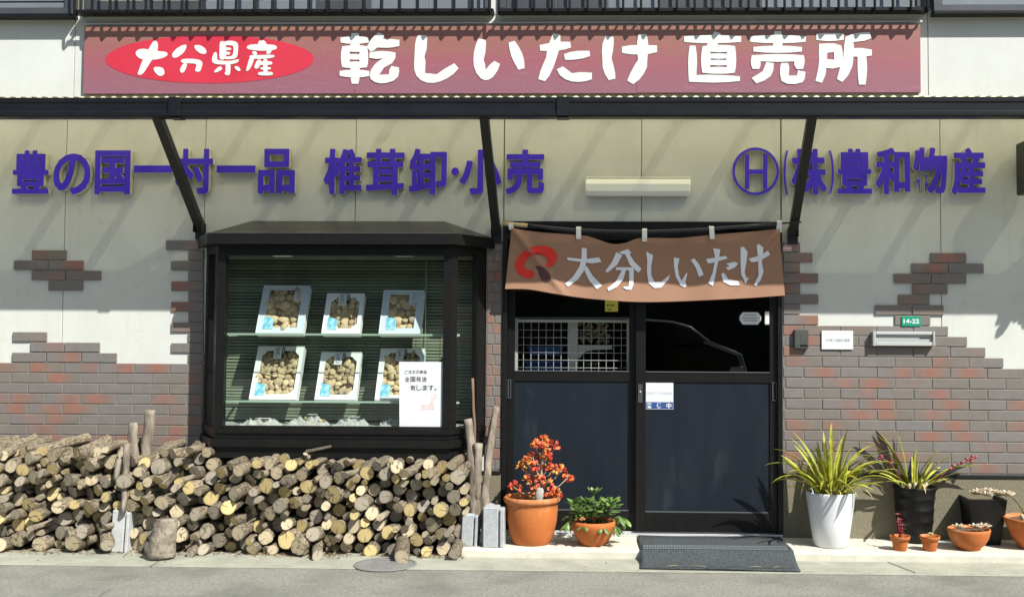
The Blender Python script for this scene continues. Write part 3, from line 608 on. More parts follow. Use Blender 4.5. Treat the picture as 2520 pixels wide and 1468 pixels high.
glyph('character', [[(1530,130),(1648,145),(1652,230),(1642,340),(1618,460),(1650,580),(1672,680),(1677,765),(1577,790),(1520,700),(1487,600),(1482,470),(1475,350),(1485,250)],[(1770,292),(1900,270),(2080,265),(2292,272),(2296,372),(2180,398),(2050,408),(1900,405),(1776,385)],[(2020,105),(2140,108),(2162,230),(2165,330),(2150,480),(2145,590),(2100,690),(2030,780),(1940,848),(1850,797),(1900,680),(1960,570),(2012,485),(2000,380),(1998,220)]], *G3, LY, WHITEPR, ts)
glyph('character', [[(137,108),(300,97),(480,93),(640,97),(800,108),(798,173),(640,185),(470,188),(280,185),(138,173)],[(490,50),(565,75),(540,150),(525,210),(400,215),(440,130)],[[(350,225),(430,210),(545,207),(650,210),(728,222),(738,300),(742,380),(738,460),(725,530),(640,540),(545,543),(440,540),(348,530),(338,460),(333,380),(338,300)],[(440,287),(540,293),(637,288),(632,310),(540,304),(444,308)],[(447,363),(540,370),(628,364),(626,385),(540,379),(449,383)],[(442,440),(540,447),(632,442),(635,466),(540,460),(438,466)]],[(203,215),(270,217),(285,320),(287,420),(280,557),(420,552),(600,557),(786,572),(784,626),(640,640),(480,645),(300,640),(193,635),(186,520),(184,400),(190,300)]], *G4, LY, WHITEPR, ts)
glyph('character', [[(903,108),(1060,97),(1220,93),(1400,97),(1550,108),(1547,172),(1400,185),(1220,188),(1050,185),(903,172)],[(1185,50),(1262,50),(1275,110),(1278,225),(1168,225),(1172,120)],[(940,232),(1080,220),(1220,215),(1370,220),(1505,232),(1503,285),(1370,297),(1220,300),(1070,297),(940,285)],[(922,328),(1080,317),(1220,312),(1380,317),(1527,328),(1537,400),(1517,487),(1440,487),(1415,440),(1415,398),(1220,405),(1025,398),(1025,445),(1008,487),(930,487),(912,430),(912,380)],[(1090,407),(1178,417),(1172,500),(1140,570),(1070,620),(975,655),(920,592),(1050,512)],[(1265,415),(1342,417),(1358,470),(1350,563),(1445,562),(1460,500),(1544,520),(1535,600),(1510,640),(1420,663),(1330,658),(1265,625),(1248,540),(1250,470)]], *G4, LY, WHITEPR, ts)
glyph('character', [[(1672,80),(1760,70),(1900,70),(1990,78),(1988,148),(1900,160),(1800,165),(1670,150)],[[(1703,195),(1790,190),(1880,190),(1960,215),(1978,290),(1980,380),(1945,465),(1860,482),(1787,475),(1775,560),(1735,648),(1660,625),(1690,500),(1703,400),(1700,290)],[(1797,300),(1875,290),(1878,378),(1795,372)]],[(2010,115),(2080,85),(2180,65),(2290,58),(2308,130),(2230,160),(2100,175),(2110,260),(2100,360),(2090,450),(2040,560),(1972,638),(1910,605),(1945,470),(1985,340),(1995,200)],[(2095,245),(2200,243),(2315,262),(2313,332),(2200,348),(2095,342)],[(2150,340),(2250,340),(2260,460),(2255,570),(2240,668),(2165,668),(2152,560),(2148,450)]], *G4, LY, WHITEPR, ts)
# ================================================================ awning
AZ0 = 2.575; AYF = -.785
aw = thing('awning', 'translucent corrugated awning with black gutter across the whole front', 'awning', (0, AYF, AZ0))
prof = [(-.785, 2.690), (-.785, 2.664), (-.779, 2.655), (-.779, 2.612), (-.787, 2.604), (-.787, 2.585), (-.776, AZ0), (-.700, AZ0), (-.700, 2.676), (-.706, 2.676), (-.706, AZ0+.006), (-.772, AZ0+.006), (-.772, 2.690)]
XS = (-6, ax(430, -.78, 270), ax(1385, -.78, 270), 5.2)
for i in range(3):
    vv = []; n = len(prof)
    for x in (XS[i]+.001, XS[i+1]-.001): vv += [(x, y, z) for y, z in prof]
    mk('gutter', vv, [(k, (k+1) % n, n+(k+1) % n, n+k) for k in range(n)], GUT, aw)
for v in (430, 1385):
    x = ax(v, -.78, 270)
    boxes('gutter_joint', [(x-.035, x+.035, -.793, -.7865, AZ0+.004, 2.692), (x-.035, x+.035, -.786, -.70, AZ0-.006, AZ0-.001)], GUT, aw)
# corrugated sheet
def corr():
    nx = 900; ny = 4; vv, ff = [], []; x0, x1 = -6, 5.2
    for j in range(ny+1):
        t = j/ny; y = -.765+t*.76; z = 2.696+t*.124
        for i in range(nx+1): x = x0+(x1-x0)*i/nx; vv.append((x, y, z+.0065*math.sin(x*2*math.pi/.064)))
    for j in range(ny):
        for i in range(nx): a = j*(nx+1)+i; ff.append((a, a+1, a+nx+2, a+nx+1))
    return mk('roof_sheet', vv, ff, SHEET, aw, True)
corr()
box('wall_plate', -6, 5.2, -.03, -.001, 2.742, 2.805, BLACKP, aw)
box('front_purlin', -6, 5.2, -.698, -.66, 2.60, 2.672, BLACKP, aw)
x = ax(-60, 0, 400)
while x < 4.6:
    vv = []
    for (y, z) in ((-.656, 2.648), (-.656, 2.692), (-.032, 2.802), (-.032, 2.758)): vv += [(x-.024, y, z), (x+.024, y, z)]
    mk('rafter', vv, [(0, 1, 3, 2), (2, 3, 5, 4), (4, 5, 7, 6), (6, 7, 1, 0), (0, 2, 4, 6), (1, 7, 5, 3)], BLACKP, aw); x += .474
def strut(X, zb, zt, yt):
    a = Vector((X, -.012, zb)); b = Vector((X, yt, zt)); d = (b-a).normalized(); nn = Vector((0, -d.z, d.y)); hw = .027; th = .024
    vv = []
    for p in (a, b):
        for sx, s2 in ((-1, -1), (1, -1), (1, 1), (-1, 1)): vv.append(p+Vector((sx*hw, 0, 0))+nn*(s2*th))
    o = mk('strut', vv, [(0, 1, 2, 3), (7, 6, 5, 4), (0, 4, 5, 1), (1, 5, 6, 2), (2, 6, 7, 3), (3, 7, 4, 0)], BLACKP, aw)
    boxes('bracket', [(X-.033, X+.033, -.02, -.001, zb-.075, zb+.03), (X-.030, X-.0275, -.07, -.02, zb-.03, zb+.045), (X+.0275, X+.030, -.07, -.02, zb-.03, zb+.045)], BLACKP, o)
strut(-2.746, 1.985, 2.60, -.73); strut(-.785, 1.965, 2.60, -.73); strut(1.149, 1.965, 2.60, -.73)
# ================================================================ raised blue lettering
YL = -.05
def letter(ch, v0, v1, u0, u1, label, off=.009):
    a = at(v0, u1, YL); b = at(v1, u0, YL)
    o = boldtext('raised_letter', ch, a.x, b.x, a.z, b.z, YL, .042, BLUE, CREAM, off)
    return tag(o, label, 'letter', 'raised blue characters on the wall under the awning')
def bar_letter(v0, v1, label):
    a = at(v0, 425, YL); b = at(v1, 407, YL); bm = boxbm(a.x, b.x, YL, YL+.042, a.z, b.z, 0)
    o = frombm('raised_letter', bm, BLUE); o.data.materials.append(CREAM)
    for p in o.data.polygons: p.material_index = 0 if p.normal.y < -.5 else 1
    tag(o, label, 'letter', 'raised blue characters on the wall under the awning')
letter('豊', 29, 122, 370, 477, 'raised blue character 豊 at the left end of the wall lettering')
letter('の', 130, 224, 378, 478, 'raised blue character の second from the left end of the wall')
letter('国', 232, 322, 370, 478, 'raised blue character 国 left of the left awning strut')
bar_letter(329, 424, 'raised blue bar character 一 between 国 and the left strut')
letter('村', 430, 525, 366, 477, 'raised blue character 村 partly behind the left awning strut')
bar_letter(533, 629, 'raised blue bar character 一 between 村 and 品')
letter('品', 634, 727, 366, 476, 'raised blue character 品 above the left part of the bay window')
letter('椎', 796, 891, 366, 477, 'raised blue character 椎 above the middle of the bay window')
letter('茸', 900, 996, 366, 479, 'raised blue character 茸 right of 椎 above the bay window')
letter('卸', 1006, 1100, 366, 478, 'raised blue character 卸 above the right part of the bay window')
pd = at(1120, 422, YL); dd = lathe('raised_letter', [(0, 0), (.026, 0), (.026, .042)], BLUE, None, (0, 0, 0), 24, False); dd.rotation_euler = (-math.pi/2, 0, 0); dd.location = (pd.x, YL, pd.z)
dd.data.materials.append(CREAM)
for p in dd.data.polygons: p.material_index = 0 if abs(p.normal.z) > .7 else 1
tag(dd, 'small raised blue dot between 卸 and 小', 'letter', 'raised blue characters on the wall under the awning')
letter('小', 1131, 1234, 368, 478, 'raised blue character 小 behind the middle awning strut')
letter('売', 1244, 1340, 368, 478, 'raised blue character 売 left of the white wall lamp')
p0 = at(1802, 480, YL); p1 = at(1917, 363, YL); cx, cz = (p0.x+p1.x)/2, (p0.z+p1.z)/2; rx, rz = (p1.x-p0.x)/2, (p1.z-p0.z)/2
te = thing('raised_emblem', 'raised blue letter H inside a thin blue ring', 'emblem', (cx, 0, cz))
def two(o):
    o.data.materials.append(CREAM)
    for p in o.data.polygons: p.material_index = 0 if p.normal.y < -.7 else 1
two(loops('ring', [[(cx+rx*math.cos(k*math.pi/40), cz+rz*math.sin(k*math.pi/40)) for k in range(80)], [(cx+(rx-.017)*math.cos(k*math.pi/40), cz+(rz-.017)*math.sin(k*math.pi/40)) for k in range(80)]], YL, .042, BLUE, te))
h0 = at(1833, 465, YL); h1 = at(1888, 380, YL); t_ = .028; zc = (h0.z+h1.z)/2
two(loops('letter_h', [[(h0.x, h0.z), (h0.x+t_, h0.z), (h0.x+t_, zc-.015), (h1.x-t_, zc-.015), (h1.x-t_, h0.z), (h1.x, h0.z), (h1.x, h1.z), (h1.x-t_, h1.z), (h1.x-t_, zc+.015), (h0.x+t_, zc+.015), (h0.x+t_, h1.z), (h0.x, h1.z)]], YL, .042, BLUE, te))
letter('(', 1928, 1939, 370, 480, 'raised blue opening bracket right of the ringed H', .004)
letter('株', 1948, 2034, 366, 479, 'raised blue character 株 behind the right awning strut')
letter(')', 2041, 2052, 370, 477, 'raised blue closing bracket right of the right strut', .004)
letter('豊', 2061, 2145, 366, 477, 'raised blue character 豊, first kanji after the closing bracket')
letter('和', 2155, 2239, 364, 478, 'raised blue character 和, second kanji after the closing bracket')
letter('物', 2247, 2331, 363, 477, 'raised blue character 物, last but one at the right end')
letter('産', 2342, 2424, 364, 478, 'raised blue character 産 at the right end of the wall lettering')
# ================================================================ wall lamp
a = at(1441, 482, -.06); b = at(1699, 437, -.06)
tlm = thing('wall_lamp', 'long unlit cream wall lamp above the entrance', 'lamp', ((a.x+b.x)/2, 0, a.z))
box('base_plate', a.x+.004, b.x-.004, -.022, -.001, a.z+.01, b.z, WHITEP, tlm, .004)
pl = [(-.023, b.z-.004), (-.05, b.z-.006), (-.078, b.z-.016), (-.092, b.z-.045), (-.084, a.z+.03), (-.06, a.z+.004), (-.023, a.z+.001)]
vv = []; n = len(pl)
xs = (a.x, a.x+.008, b.x-.008, b.x)
for k, x in enumerate(xs):
    cy, cz2 = -.05, (a.z+b.z)/2; s = .9 if k in (0, 3) else 1
    vv += [(x, cy+(y-cy)*s, cz2+(z-cz2)*s) for y, z in pl]
ff = [(j*n+k, j*n+(k+1) % n, (j+1)*n+(k+1) % n, (j+1)*n+k) for j in range(3) for k in range(n)]+[tuple(reversed(range(n))), tuple(3*n+k for k in range(n))]
mk('cover', vv, ff, LAMP, tlm)
box('top_lip', a.x+.003, b.x-.003, -.055, -.023, b.z-.003, b.z+.006, WHITEP, tlm, .002)
for x in (a.x-.006, b.x+.006): lathe('screw', [(0, -.004), (.006, -.004), (.006, .004), (0, .004)], ALU, tlm, (x, -.045, (a.z+b.z)/2), 10)
# ================================================================ bay window
FY = -.30; BC = (BXL+BXR)/2; FW = .74
def trap(o, y0=-.001):                                 # plan of the bay, pushed out by o
    k = o*.8
    return [(BXL-k, y0), (BC-FW-k*.75, FY-o), (BC+FW+k*.75, FY-o), (BXR+k, y0)]
def prism(name, pl, z0, z1, m, parent, bev=.0):
    n = len(pl); vv = [(x, y, z0) for x, y in pl]+[(x, y, z1) for x, y in pl]
    return mk(name, vv, [tuple(range(n)), tuple(reversed(range(n, 2*n)))]+[(i, n+i, n+(i+1) % n, (i+1) % n) for i in range(n)], m, parent)
zE0, zE1 = az(601, FY-.06, 900), az(574, FY-.06, 900); zG1, zG0 = az(622, FY, 900), az(1055, FY, 900)
bay = thing('bay_window', 'black framed bay show window with a low hipped roof', 'window', (BC, FY/2, az(1130, FY, 900)))
prism('eave', trap(.075), zE0, zE1, BLACK, bay)
e = trap(.062); zr = az(545)
rv = [(x, y, zE1+.001) for x, y in e]+[(BXL+.30, -.002, zr), (BXR-.28, -.002, zr)]
mk('roof', rv, [(0, 4, 1), (1, 4, 5, 2), (2, 5, 3)], mat('roof_sheet_metal', (.030, .029, .024), .35, (.04, .038, .03), 3), bay)
prism('head_rail', trap(.0), zG1, zE0-.001, BLACK, bay)
prism('sill', trap(.012), zG0-.03, zG0, BLACK, bay)
prism('bottom_rail', trap(.0), az(1080, FY, 900), zG0-.031, BLACK, bay)
prism('lower_sill', trap(.03), az(1100, FY, 900), az(1081, FY, 900), BLACK, bay)
prism('apron', trap(.005), az(1128, FY, 900), az(1101, FY, 900), BLACK, bay)
P = trap(.0)
def post(p, q, t0, t1, name='post', d=.045, pr=.0):     # upright running along one face of the bay from t0 to t1
    p, q = Vector((*p, 0)), Vector((*q, 0)); dv = (q-p).normalized(); nn = Vector((dv.y, -dv.x, 0))
    pl = [p+dv*t0+nn*pr, p+dv*t1+nn*pr, p+dv*t1-nn*d, p+dv*t0-nn*d]
    return prism(name, [(v.x, v.y) for v in pl], zG0+.001, zG1-.001, BLACK, bay)
LS = (Vector(P[1])-Vector(P[0])).length
post(P[1], P[2], -.004, .05); post(P[1], P[2], 2*FW-.046, 2*FW+.004)
post(P[0], P[1], .0, .07); post(P[0], P[1], LS-.075, LS-.006); post(P[2], P[3], .006, .065); post(P[2], P[3], LS-.09, LS)
def pane(p, q, t0, t1):
    p, q = Vector((*p, 0)), Vector((*q, 0)); dv = (q-p).normalized(); nn = Vector((dv.y, -dv.x, 0)); a = p+dv*t0-nn*.02; b = p+dv*t1-nn*.02
    return mk('pane', [(a.x, a.y, zG0), (b.x, b.y, zG0), (b.x, b.y, zG1), (a.x, a.y, zG1)], [(0, 1, 2, 3)], CLEAR, bay)
pane(P[1], P[2], .05, 2*FW-.046); pane(P[0], P[1], .07, LS-.075); pane(P[2], P[3], .065, LS-.09)
boxes('bead', [(BC-FW+.05, BC+FW-.046, FY-.012, FY-.001, zG0+.001, zG0+.018), (BC-FW+.05, BC+FW-.046, FY-.010, FY-.001, zG1-.02, zG1-.001)], BLACK, bay)
prism('display_floor', [(BXL+.09, .14), (BC-FW+.05, FY+.06), (BC+FW-.05, FY+.06), (BXR-.09, .14)], zG0-.02, zG0+.004, mat('display_cloth', (.34, .37, .34), .8), bay)
for v in (697, 995):
    p = at(v, 627, -.2); box('spot_lamp', p.x-.06, p.x+.06, -.24, -.19, p.z-.012, p.z+.014, WHITEP, bay, .004)
SH1, SH2 = az(821, -.2, 850), az(986, -.2, 850)
for z in (SH1, SH2): box('glass_shelf', BXL+.16, BXR-.14, -.215, .06, z-.010, z, SHELFGL, bay, .001)
for z in (SH1, SH2): box('shelf_edge', BXL+.16, BXR-.14, -.219, -.2155, z-.011, z+.001, mat('polished_glass_edge', (.34, .46, .38), .3), bay, .0005)
for z in (SH1, SH2):
    for x in (BXL+.2, BXR-.2): box('shelf_bracket', x-.008, x+.008, -.1, .075, z-.022, z-.0105, ALU, bay)
# venetian blind behind the shelves
vb = thing('venetian_blind', 'pale green venetian blind behind the shelves of the bay window', 'blind', (BC, .12, zG0))
sm = bpy.data.meshes.new('slat'); W2 = (BXR-BXL)/2-.06; tt = math.radians(58)
vv = []
for x in (-W2, W2):
    for s, c in ((-.0125, 0), (0, .0025), (.0125, 0)): vv.append((x, s*math.cos(tt)-c*math.sin(tt), s*math.sin(tt)+c))
sm.from_pydata(vv, [], [(0, 3, 4, 1), (1, 4, 5, 2)]); sm.materials.append(BLIND)
z = zG0+.03
while z < zG1-.02:
    o = bpy.data.objects.new('slat', sm); COL.objects.link(o); o.location = (BC, .115, z+rnd.uniform(-.001, .001)); o.rotation_euler = (rnd.gauss(0, .10), rnd.gauss(0, .0008), 0); par(o, vb); z += .0212
for x in (BC-.62, BC-.2, BC+.2, BC+.62): tube('ladder_cord', [(x, .100, zG0+.01), (x, .100, zG1)], .0012, BLIND, vb, 5)
box('head_box', BC-W2, BC+W2, .10, .135, zG1-.02, zG1+.01, BLIND, vb)
cx_ = ax(1047, .09, 800); tube('pull_chain', [(cx_, .092, az(880, .09, 1047)), (cx_, .092, zG1-.02)], .0025, WHITEP, vb, 6)
pk = at(1038, 876, .06)
tch = thing('mushroom_charm', 'tiny pink-capped toy mushroom hanging on a cord above the notice', 'ornament', tuple(pk))
lathe('cap', [(.0, .018), (.010, .014), (.016, .002), (.0, 0)], mat('pink_felt', (.62, .22, .2), .8), tch, tuple(pk), 14); lathe('stem', [(.007, 0), (.008, -.02), (0, -.022)], WHITEP, tch, tuple(pk), 12); tube('cord', [(pk.x, pk.y, pk.z+.018), (pk.x, pk.y, SH1+.1)], .0012, WHITEP, tch, 5)
# boxes of dried mushrooms
sh_me = []
for k in range(5):
    t = bmesh.new(); bmesh.ops.create_icosphere(t, subdivisions=2, radius=1)
    for v in t.verts:
        n_ = 1+.22*noise.noise(v.co*1.4+Vector((k*9, 0, 0)))+.1*noise.noise(v.co*4+Vector((k*3, 5, 0))); v.co *= n_; v.co.y *= .6
    me = bpy.data.meshes.new('mushroom'); t.to_mesh(me); t.free(); me.materials.append(SHROOM); me.polygons.foreach_set('use_smooth', [True]*len(me.polygons)); sh_me.append(me)
def giftbox(v, u, wd, ht, lean, shelf_z, blue, label, yb=-.13, seed=0):
    R_ = random.Random(seed); p = at(v, u, yb); t = thing('mushroom_box', label, 'gift box', (p.x, yb, shelf_z), 'boxes of dried mushrooms on the glass shelves'); t.rotation_euler = (-lean, 0, 0)
    M = Matrix.Translation((p.x, yb, shelf_z)) @ Matrix.Rotation(-lean, 4, 'X')
    def put(o):
        o.matrix_parent_inverse = Matrix(); return o
    hw = wd/2; d = .055; fr = .016
    card = BLUECARD if blue else CARD
    # tray: back and four walls
    tr = boxes('tray', [(-hw, hw, d-.003, d, 0, ht), (-hw, -hw+.003, 0, d-.003, 0, ht), (hw-.003, hw, 0, d-.003, 0, ht), (-hw+.003, hw-.003, 0, d-.003, 0, .003), (-hw+.003, hw-.003, 0, d-.003, ht-.003, ht)], CARD, None, .0006); tr.parent = t
    m0 = .034 if not blue else .045
    a, b, c, e_ = -hw+m0, hw-m0*(.75 if not blue else 1), .036 if not blue else .04, ht-.03
    ch = .035
    hole = [(a+.012, c), (b-ch, c), (b, c+ch), (b, e_-ch), (b-ch, e_), (a+ch, e_), (a, e_-ch), (a, c+.012)] if not blue else [(a, c), (b, c), (b, e_-.08), (b-.05, e_-.08), (b-.05, e_), (a, e_)]
    f = loops('lid', [[(-hw, 0), (hw, 0), (hw, ht), (-hw, ht)], hole], -.001, .002, card, None); f.parent = t
    for q in ((-hw-.002, hw+.002, -.004, .0, -.002, .002), (-hw-.002, hw+.002, -.004, .0, ht-.002, ht+.002), (-hw-.002, -hw+.001, -.004, .0, .003, ht-.003), (hw-.001, hw+.002, -.004, .0, .003, ht-.003)):
        o = box('lid_edge', *q, CARD, None, .0004); o.parent = t
    n = 0
    r0 = .031 if not blue else .040
    x = a; zz = c
    while zz < e_-.005:
        x = a+(0 if int(zz*100) % 2 else r0*.5)
        while x < b+.004:
            s = R_.uniform(.7, 1.35)*r0
            o = bpy.data.objects.new('mushroom', sh_me[R_.randrange(5)]); COL.objects.link(o); o.parent = t
            o.location = (min(x, b-.012)+R_.uniform(-.011, .011), .024+R_.uniform(-.010, .008), zz+.012+R_.uniform(-.011, .011)); o.scale = (s*.8, s*.62, s*.75); o.rotation_euler = (R_.uniform(-.7, .7), R_.uniform(0, 6.3), R_.uniform(-.7, .7)); x += r0*1.45
        zz += r0*1.3
    o = box('bed', -hw+.004, hw-.004, .036, .05, .004, ht-.004, SHROOM, None, 0); o.parent = t
    bt = loops('blue_tag', [[(a-.006, c-.012), (a+.058, c-.012), (a+.058, c+.06), (a+.03, c+.072), (a-.006, c+.08)]], -.0035, .001, SKYTAG, None); bt.parent = t
    if not blue:
        lx = -.012
        for nm, q, mm in (('label', (lx-.03, lx+.022, -.0055, -.0042, e_-.06, ht-.006), PAPER), ('label_strip', (lx+.023, lx+.04, -.0055, -.0042, e_-.045, ht-.006), INK)):
            o = box(nm, *q, mm, None, 0); o.parent = t
        z1 = ht-.010
        for i, chx in enumerate('どんこ'):
            o = textmesh('character', chx, lx-.018, lx+.010, z1-.021-i*.0225, z1-i*.0225, -.0062, 0, INK, None, .015); o.parent = t
        for i in range(4):
            o = box('mark', lx+.028, lx+.035, -.0062, -.0058, ht-.017-i*.011, ht-.010-i*.011, PAPER, None, 0); o.parent = t
    else:
        z1 = ht-.016
        for i, chx in enumerate('こうしん'):
            o = textmesh('character', chx, hw-.072, hw-.046, z1-.020-i*.0225, z1-i*.0225, -.0018, 0, GREYINK, None, .005); o.parent = t
    return t
L_ = math.radians(27)
giftbox(687, 819, .305, .345, L_, SH1+.003, True, 'large grey-blue box of dried mushrooms at left on the upper shelf', seed=1)
giftbox(838, 819, .245, .29, L_, SH1+.003, False, 'small white box of dried mushrooms in the middle of the upper shelf', seed=2)
giftbox(983, 819, .265, .315, L_, SH1+.003, True, 'grey-blue box of dried mushrooms at right on the upper shelf', seed=3)
giftbox(671, 984, .305, .375, L_, SH2+.003, False, 'large white box of dried mushrooms at left on the lower shelf', seed=4)
giftbox(825, 984, .265, .335, L_, SH2+.003, False, 'white box of dried mushrooms in the middle of the lower shelf', seed=5)
giftbox(978, 984, .290, .365, L_, SH2+.003, False, 'white box of dried mushrooms partly behind the paper notice', seed=6)
# plastic packets lying on the display floor
def packet(v0, v1, u0, label, m, seed):
    R_ = random.Random(seed); a = at(v0, 1053, -.2); b = at(v1, 1053, -.2); h = az(u0, -.2, v0)-zG0; c = (a.x+b.x)/2; hw = (b.x-a.x)/2
    t = thing('mushroom_packet', label, 'packet', (c, -.17, zG0+.005), 'plastic packets on the display floor')
    for i in range(14):
        o = bpy.data.objects.new('mushroom_slice', sh_me[R_.randrange(5)]); 
        if m is not SHROOM:
            me = sh_me[i % 5].copy(); me.materials.clear(); me.materials.append(m); o.data = me
        COL.objects.link(o); s = R_.uniform(.012, .022); o.location = (c+R_.uniform(-.75, .75)*hw, -.16+R_.uniform(-.03, .04), zG0+.012+R_.random()*h*.4); o.scale = (s, s*.7, s*.6); o.rotation_euler = (R_.random()*3, R_.random()*3, R_.random()*3); par(o, t)
    nx, ny = 26, 14; vv, ff = [], []
    for j in range(ny+1):
        for i in range(nx+1):
            x = -1+2*i/nx; y = -1+2*j/ny; q = max(0, 1-abs(x)**3)*max(0, 1-abs(y)**3)
            vv.append((c+x*hw*1.05, -.16+y*.07, zG0+.008+h*q*.5+(.030*noise.noise(Vector((x*3.5+seed, y*3, 0)))+.020*noise.noise(Vector((x*9+seed, y*8, 3))))*(.35+q)))
    for j in range(ny):
        for i in range(nx): k = j*(nx+1)+i; ff.append((k, k+1, k+nx+2, k+nx+1))
    mk('film', vv, ff, FILM, t, True)
    o = box('paper_label', c-.02+hw*.15, c+.04+hw*.15, -.19, -.15, zG0+h*.95, zG0+h*.95+.001, PAPER, t, 0); return t
packet(590, 686, 1028, 'clear packet of sliced mushrooms at the left end of the display floor', SHROOM, 1); packet(705, 804, 1018, 'clear packet of brown mushrooms second from left on the display floor', SHROOM, 2)
packet(822, 901, 1024, 'clear packet of black fungus in the middle of the display floor', SHROOMD, 3); packet(932, 990, 1034, 'small clear packet half hidden by the paper notice', SHROOMD, 4)
rb = at(1002, 1050, -.23); tag(box('paper_slip', rb.x-.06, rb.x+.05, -.25, -.21, zG0+.002, zG0+.008, mat('red_slip', (.55, .06, .12), .6)), 'small red paper slip at the foot of the notice', 'paper slip')
# notice behind the glass
a = at(980, 1054, FY+.012); b = at(1094, 890, FY+.012); NY = FY+.012
nt_ = thing('paper_notice', 'white paper notice with black writing and a pale red map in the bay window', 'notice', ((a.x+b.x)/2, NY, a.z))
loops('sheet', [[(a.x+.008, a.z), (b.x-.03, a.z-.012), (b.x-.012, a.z), (b.x-.01, a.z+.03), (b.x, b.z), (a.x, b.z)]], NY, .0006, PAPER, nt_)
NS = 6.671*1.19683
def nv(x, y): return at(960.87+x/NS, 885.7+y/NS, NY)
def ntext(s, x0, x1, y0, y1, off):
    n = len(s); wch = (x1-x0)/n
    for i, chx in enumerate(s):
        p = nv(x0+i*wch+wch*.06, y1); q = nv(x0+(i+1)*wch-wch*.06, y0)
        if chx == '。': q = nv(x0+i*wch+wch*.4, y0+(y1-y0)*.65)
        textmesh('character', chx, p.x, q.x, p.z, q.z, NY-.0012, 0, INK, nt_, off)
ntext('ご注文の商品', 275, 720, 198, 265, .008); ntext('全国発送', 275, 722, 325, 422, .010); ntext('致します。', 388, 975, 490, 592, .010)
for q in ([(808, 668), (918, 668), (900, 755), (800, 750)], [(795, 770), (850, 778), (862, 850), (865, 955), (720, 965), (610, 972), (595, 875), (640, 870), (755, 880), (795, 830)], [(578, 975), (605, 980), (600, 1000), (580, 998)]):
    loops('map_piece', [[(lambda p: (p.x, p.z))(nv(*c)) for c in q]], NY-.0012, 0, PINKMAP, nt_)
# ================================================================ entrance
FR0 = -.025
dfm = thing('door_frame', 'black aluminium frame around the sliding entrance doors', 'door frame', ((DX0+DX1)/2, 0, 0))
boxes('jamb', [(DX0, DX0+.03, FR0, .105, .012, DZ)], BLACK, dfm); boxes('jamb', [(DX1-.03, DX1, FR0, .105, .012, DZ)], BLACK, dfm)
boxes('head', [(DX0+.03, DX1-.03, FR0, .105, DZ-.05, DZ)], BLACK, dfm)
boxes('threshold', [(DX0, DX1, -.04, .105, .0005, .0115), (DX0+.001, DX1-.001, -.028, -.02, .0118, .020), (DX0+.001, DX1-.001, .03, .036, .0118, .022)], ALU, dfm)
zT = az(590); boxes('transom_bar', [(DX0+.03, DX1-.03, FR0+.006, .06, zT, zT+.05)], BLACK, dfm)
mk('transom_pane', [(DX0+.03, .02, zT+.05), (DX1-.03, .02, zT+.05), (DX1-.03, .02, DZ-.05), (DX0+.03, .02, DZ-.05)], [(0, 1, 2, 3)], DOORGL, dfm)
zm1, zm0 = az(912), az(938); zp0 = az(1257)
def leaf(label, v0, v1, s0, s1, y, pan_dust):
    x0, x1 = ax(v0), ax(v1); g0, g1 = ax(s0), ax(s1); t = thing('sliding_door', label, 'door', ((x0+x1)/2, y, .02))
    boxes('stile', [(x0, g0, y, y+.032, .024, zT-.002)], BLACK, t, .002); boxes('stile', [(g1, x1, y, y+.032, .024, zT-.002)], BLACK, t, .002)
    boxes('rail', [(g0, g1, y+.002, y+.030, zm0, zm1)], BLACK, t); boxes('rail', [(g0, g1, y+.002, y+.030, .024, zp0)], BLACK, t); boxes('rail', [(g0, g1, y+.002, y+.030, zT-.05, zT-.002)], BLACK, t)
    box('panel', g0, g1, y+.010, y+.022, zp0, zm0, NAVY, t, 0)
    boxes('bead', [(g0+.001, g1-.001, y+.004, y+.0098, zp0+.001, zp0+.007), (g0+.001, g1-.001, y-.003, y+.0018, zm1-.004, zm1+.0015)], mat('worn_bead', (.10, .105, .11), .4), t, .0005)
    mk('pane', [(g0, y+.016, zm1), (g1, y+.016, zm1), (g1, y+.016, zT-.05), (g0, y+.016, zT-.05)], [(0, 1, 2, 3)], DOORGL, t)
    return t
lf = leaf('left leaf of the black sliding entrance door behind the potted plants', 1248, 1568, 1265.5, 1549, .042, 0)
rl = leaf('right leaf of the black sliding entrance door with the security sticker', 1565, 1920, 1589, 1894, .002, 1)
def pull(v0, v1, u0, u1, y, parent):
    p = at(v0, u1, y); q = at(v1, u0, y); w_ = .006
    boxes('pull', [(p.x, p.x+w_, y-.006, y+.001, p.z, q.z), (q.x-w_, q.x, y-.006, y+.001, p.z, q.z), (p.x+w_, q.x-w_, y-.006, y+.001, q.z-w_, q.z), (p.x+w_, q.x-w_, y-.006, y+.001, p.z, p.z+w_), (p.x+w_+.001, p.x+w_+.004, y-.003, y+.001, p.z+w_, q.z-w_)], SILV if False else DARKGREY, parent, .001)
pull(1249, 1258, 933, 980, .040, lf); pull(1900, 1912, 940, 986, .000, rl)
p = at(1570, 990, 0); q = at(1581, 945, 0); lk = box('lock_plate', p.x, q.x, -.004, .003, p.z, q.z, DARKGREY, rl, .001)
lathe('keyhole', [(0, 0), (.006, 0), (.007, .003)], SILV, lk, (0, 0, 0), 12).matrix_world = Matrix.Translation(((p.x+q.x)/2, -.0075, p.z+.07)) @ Matrix.Rotation(-math.pi/2, 4, 'X')
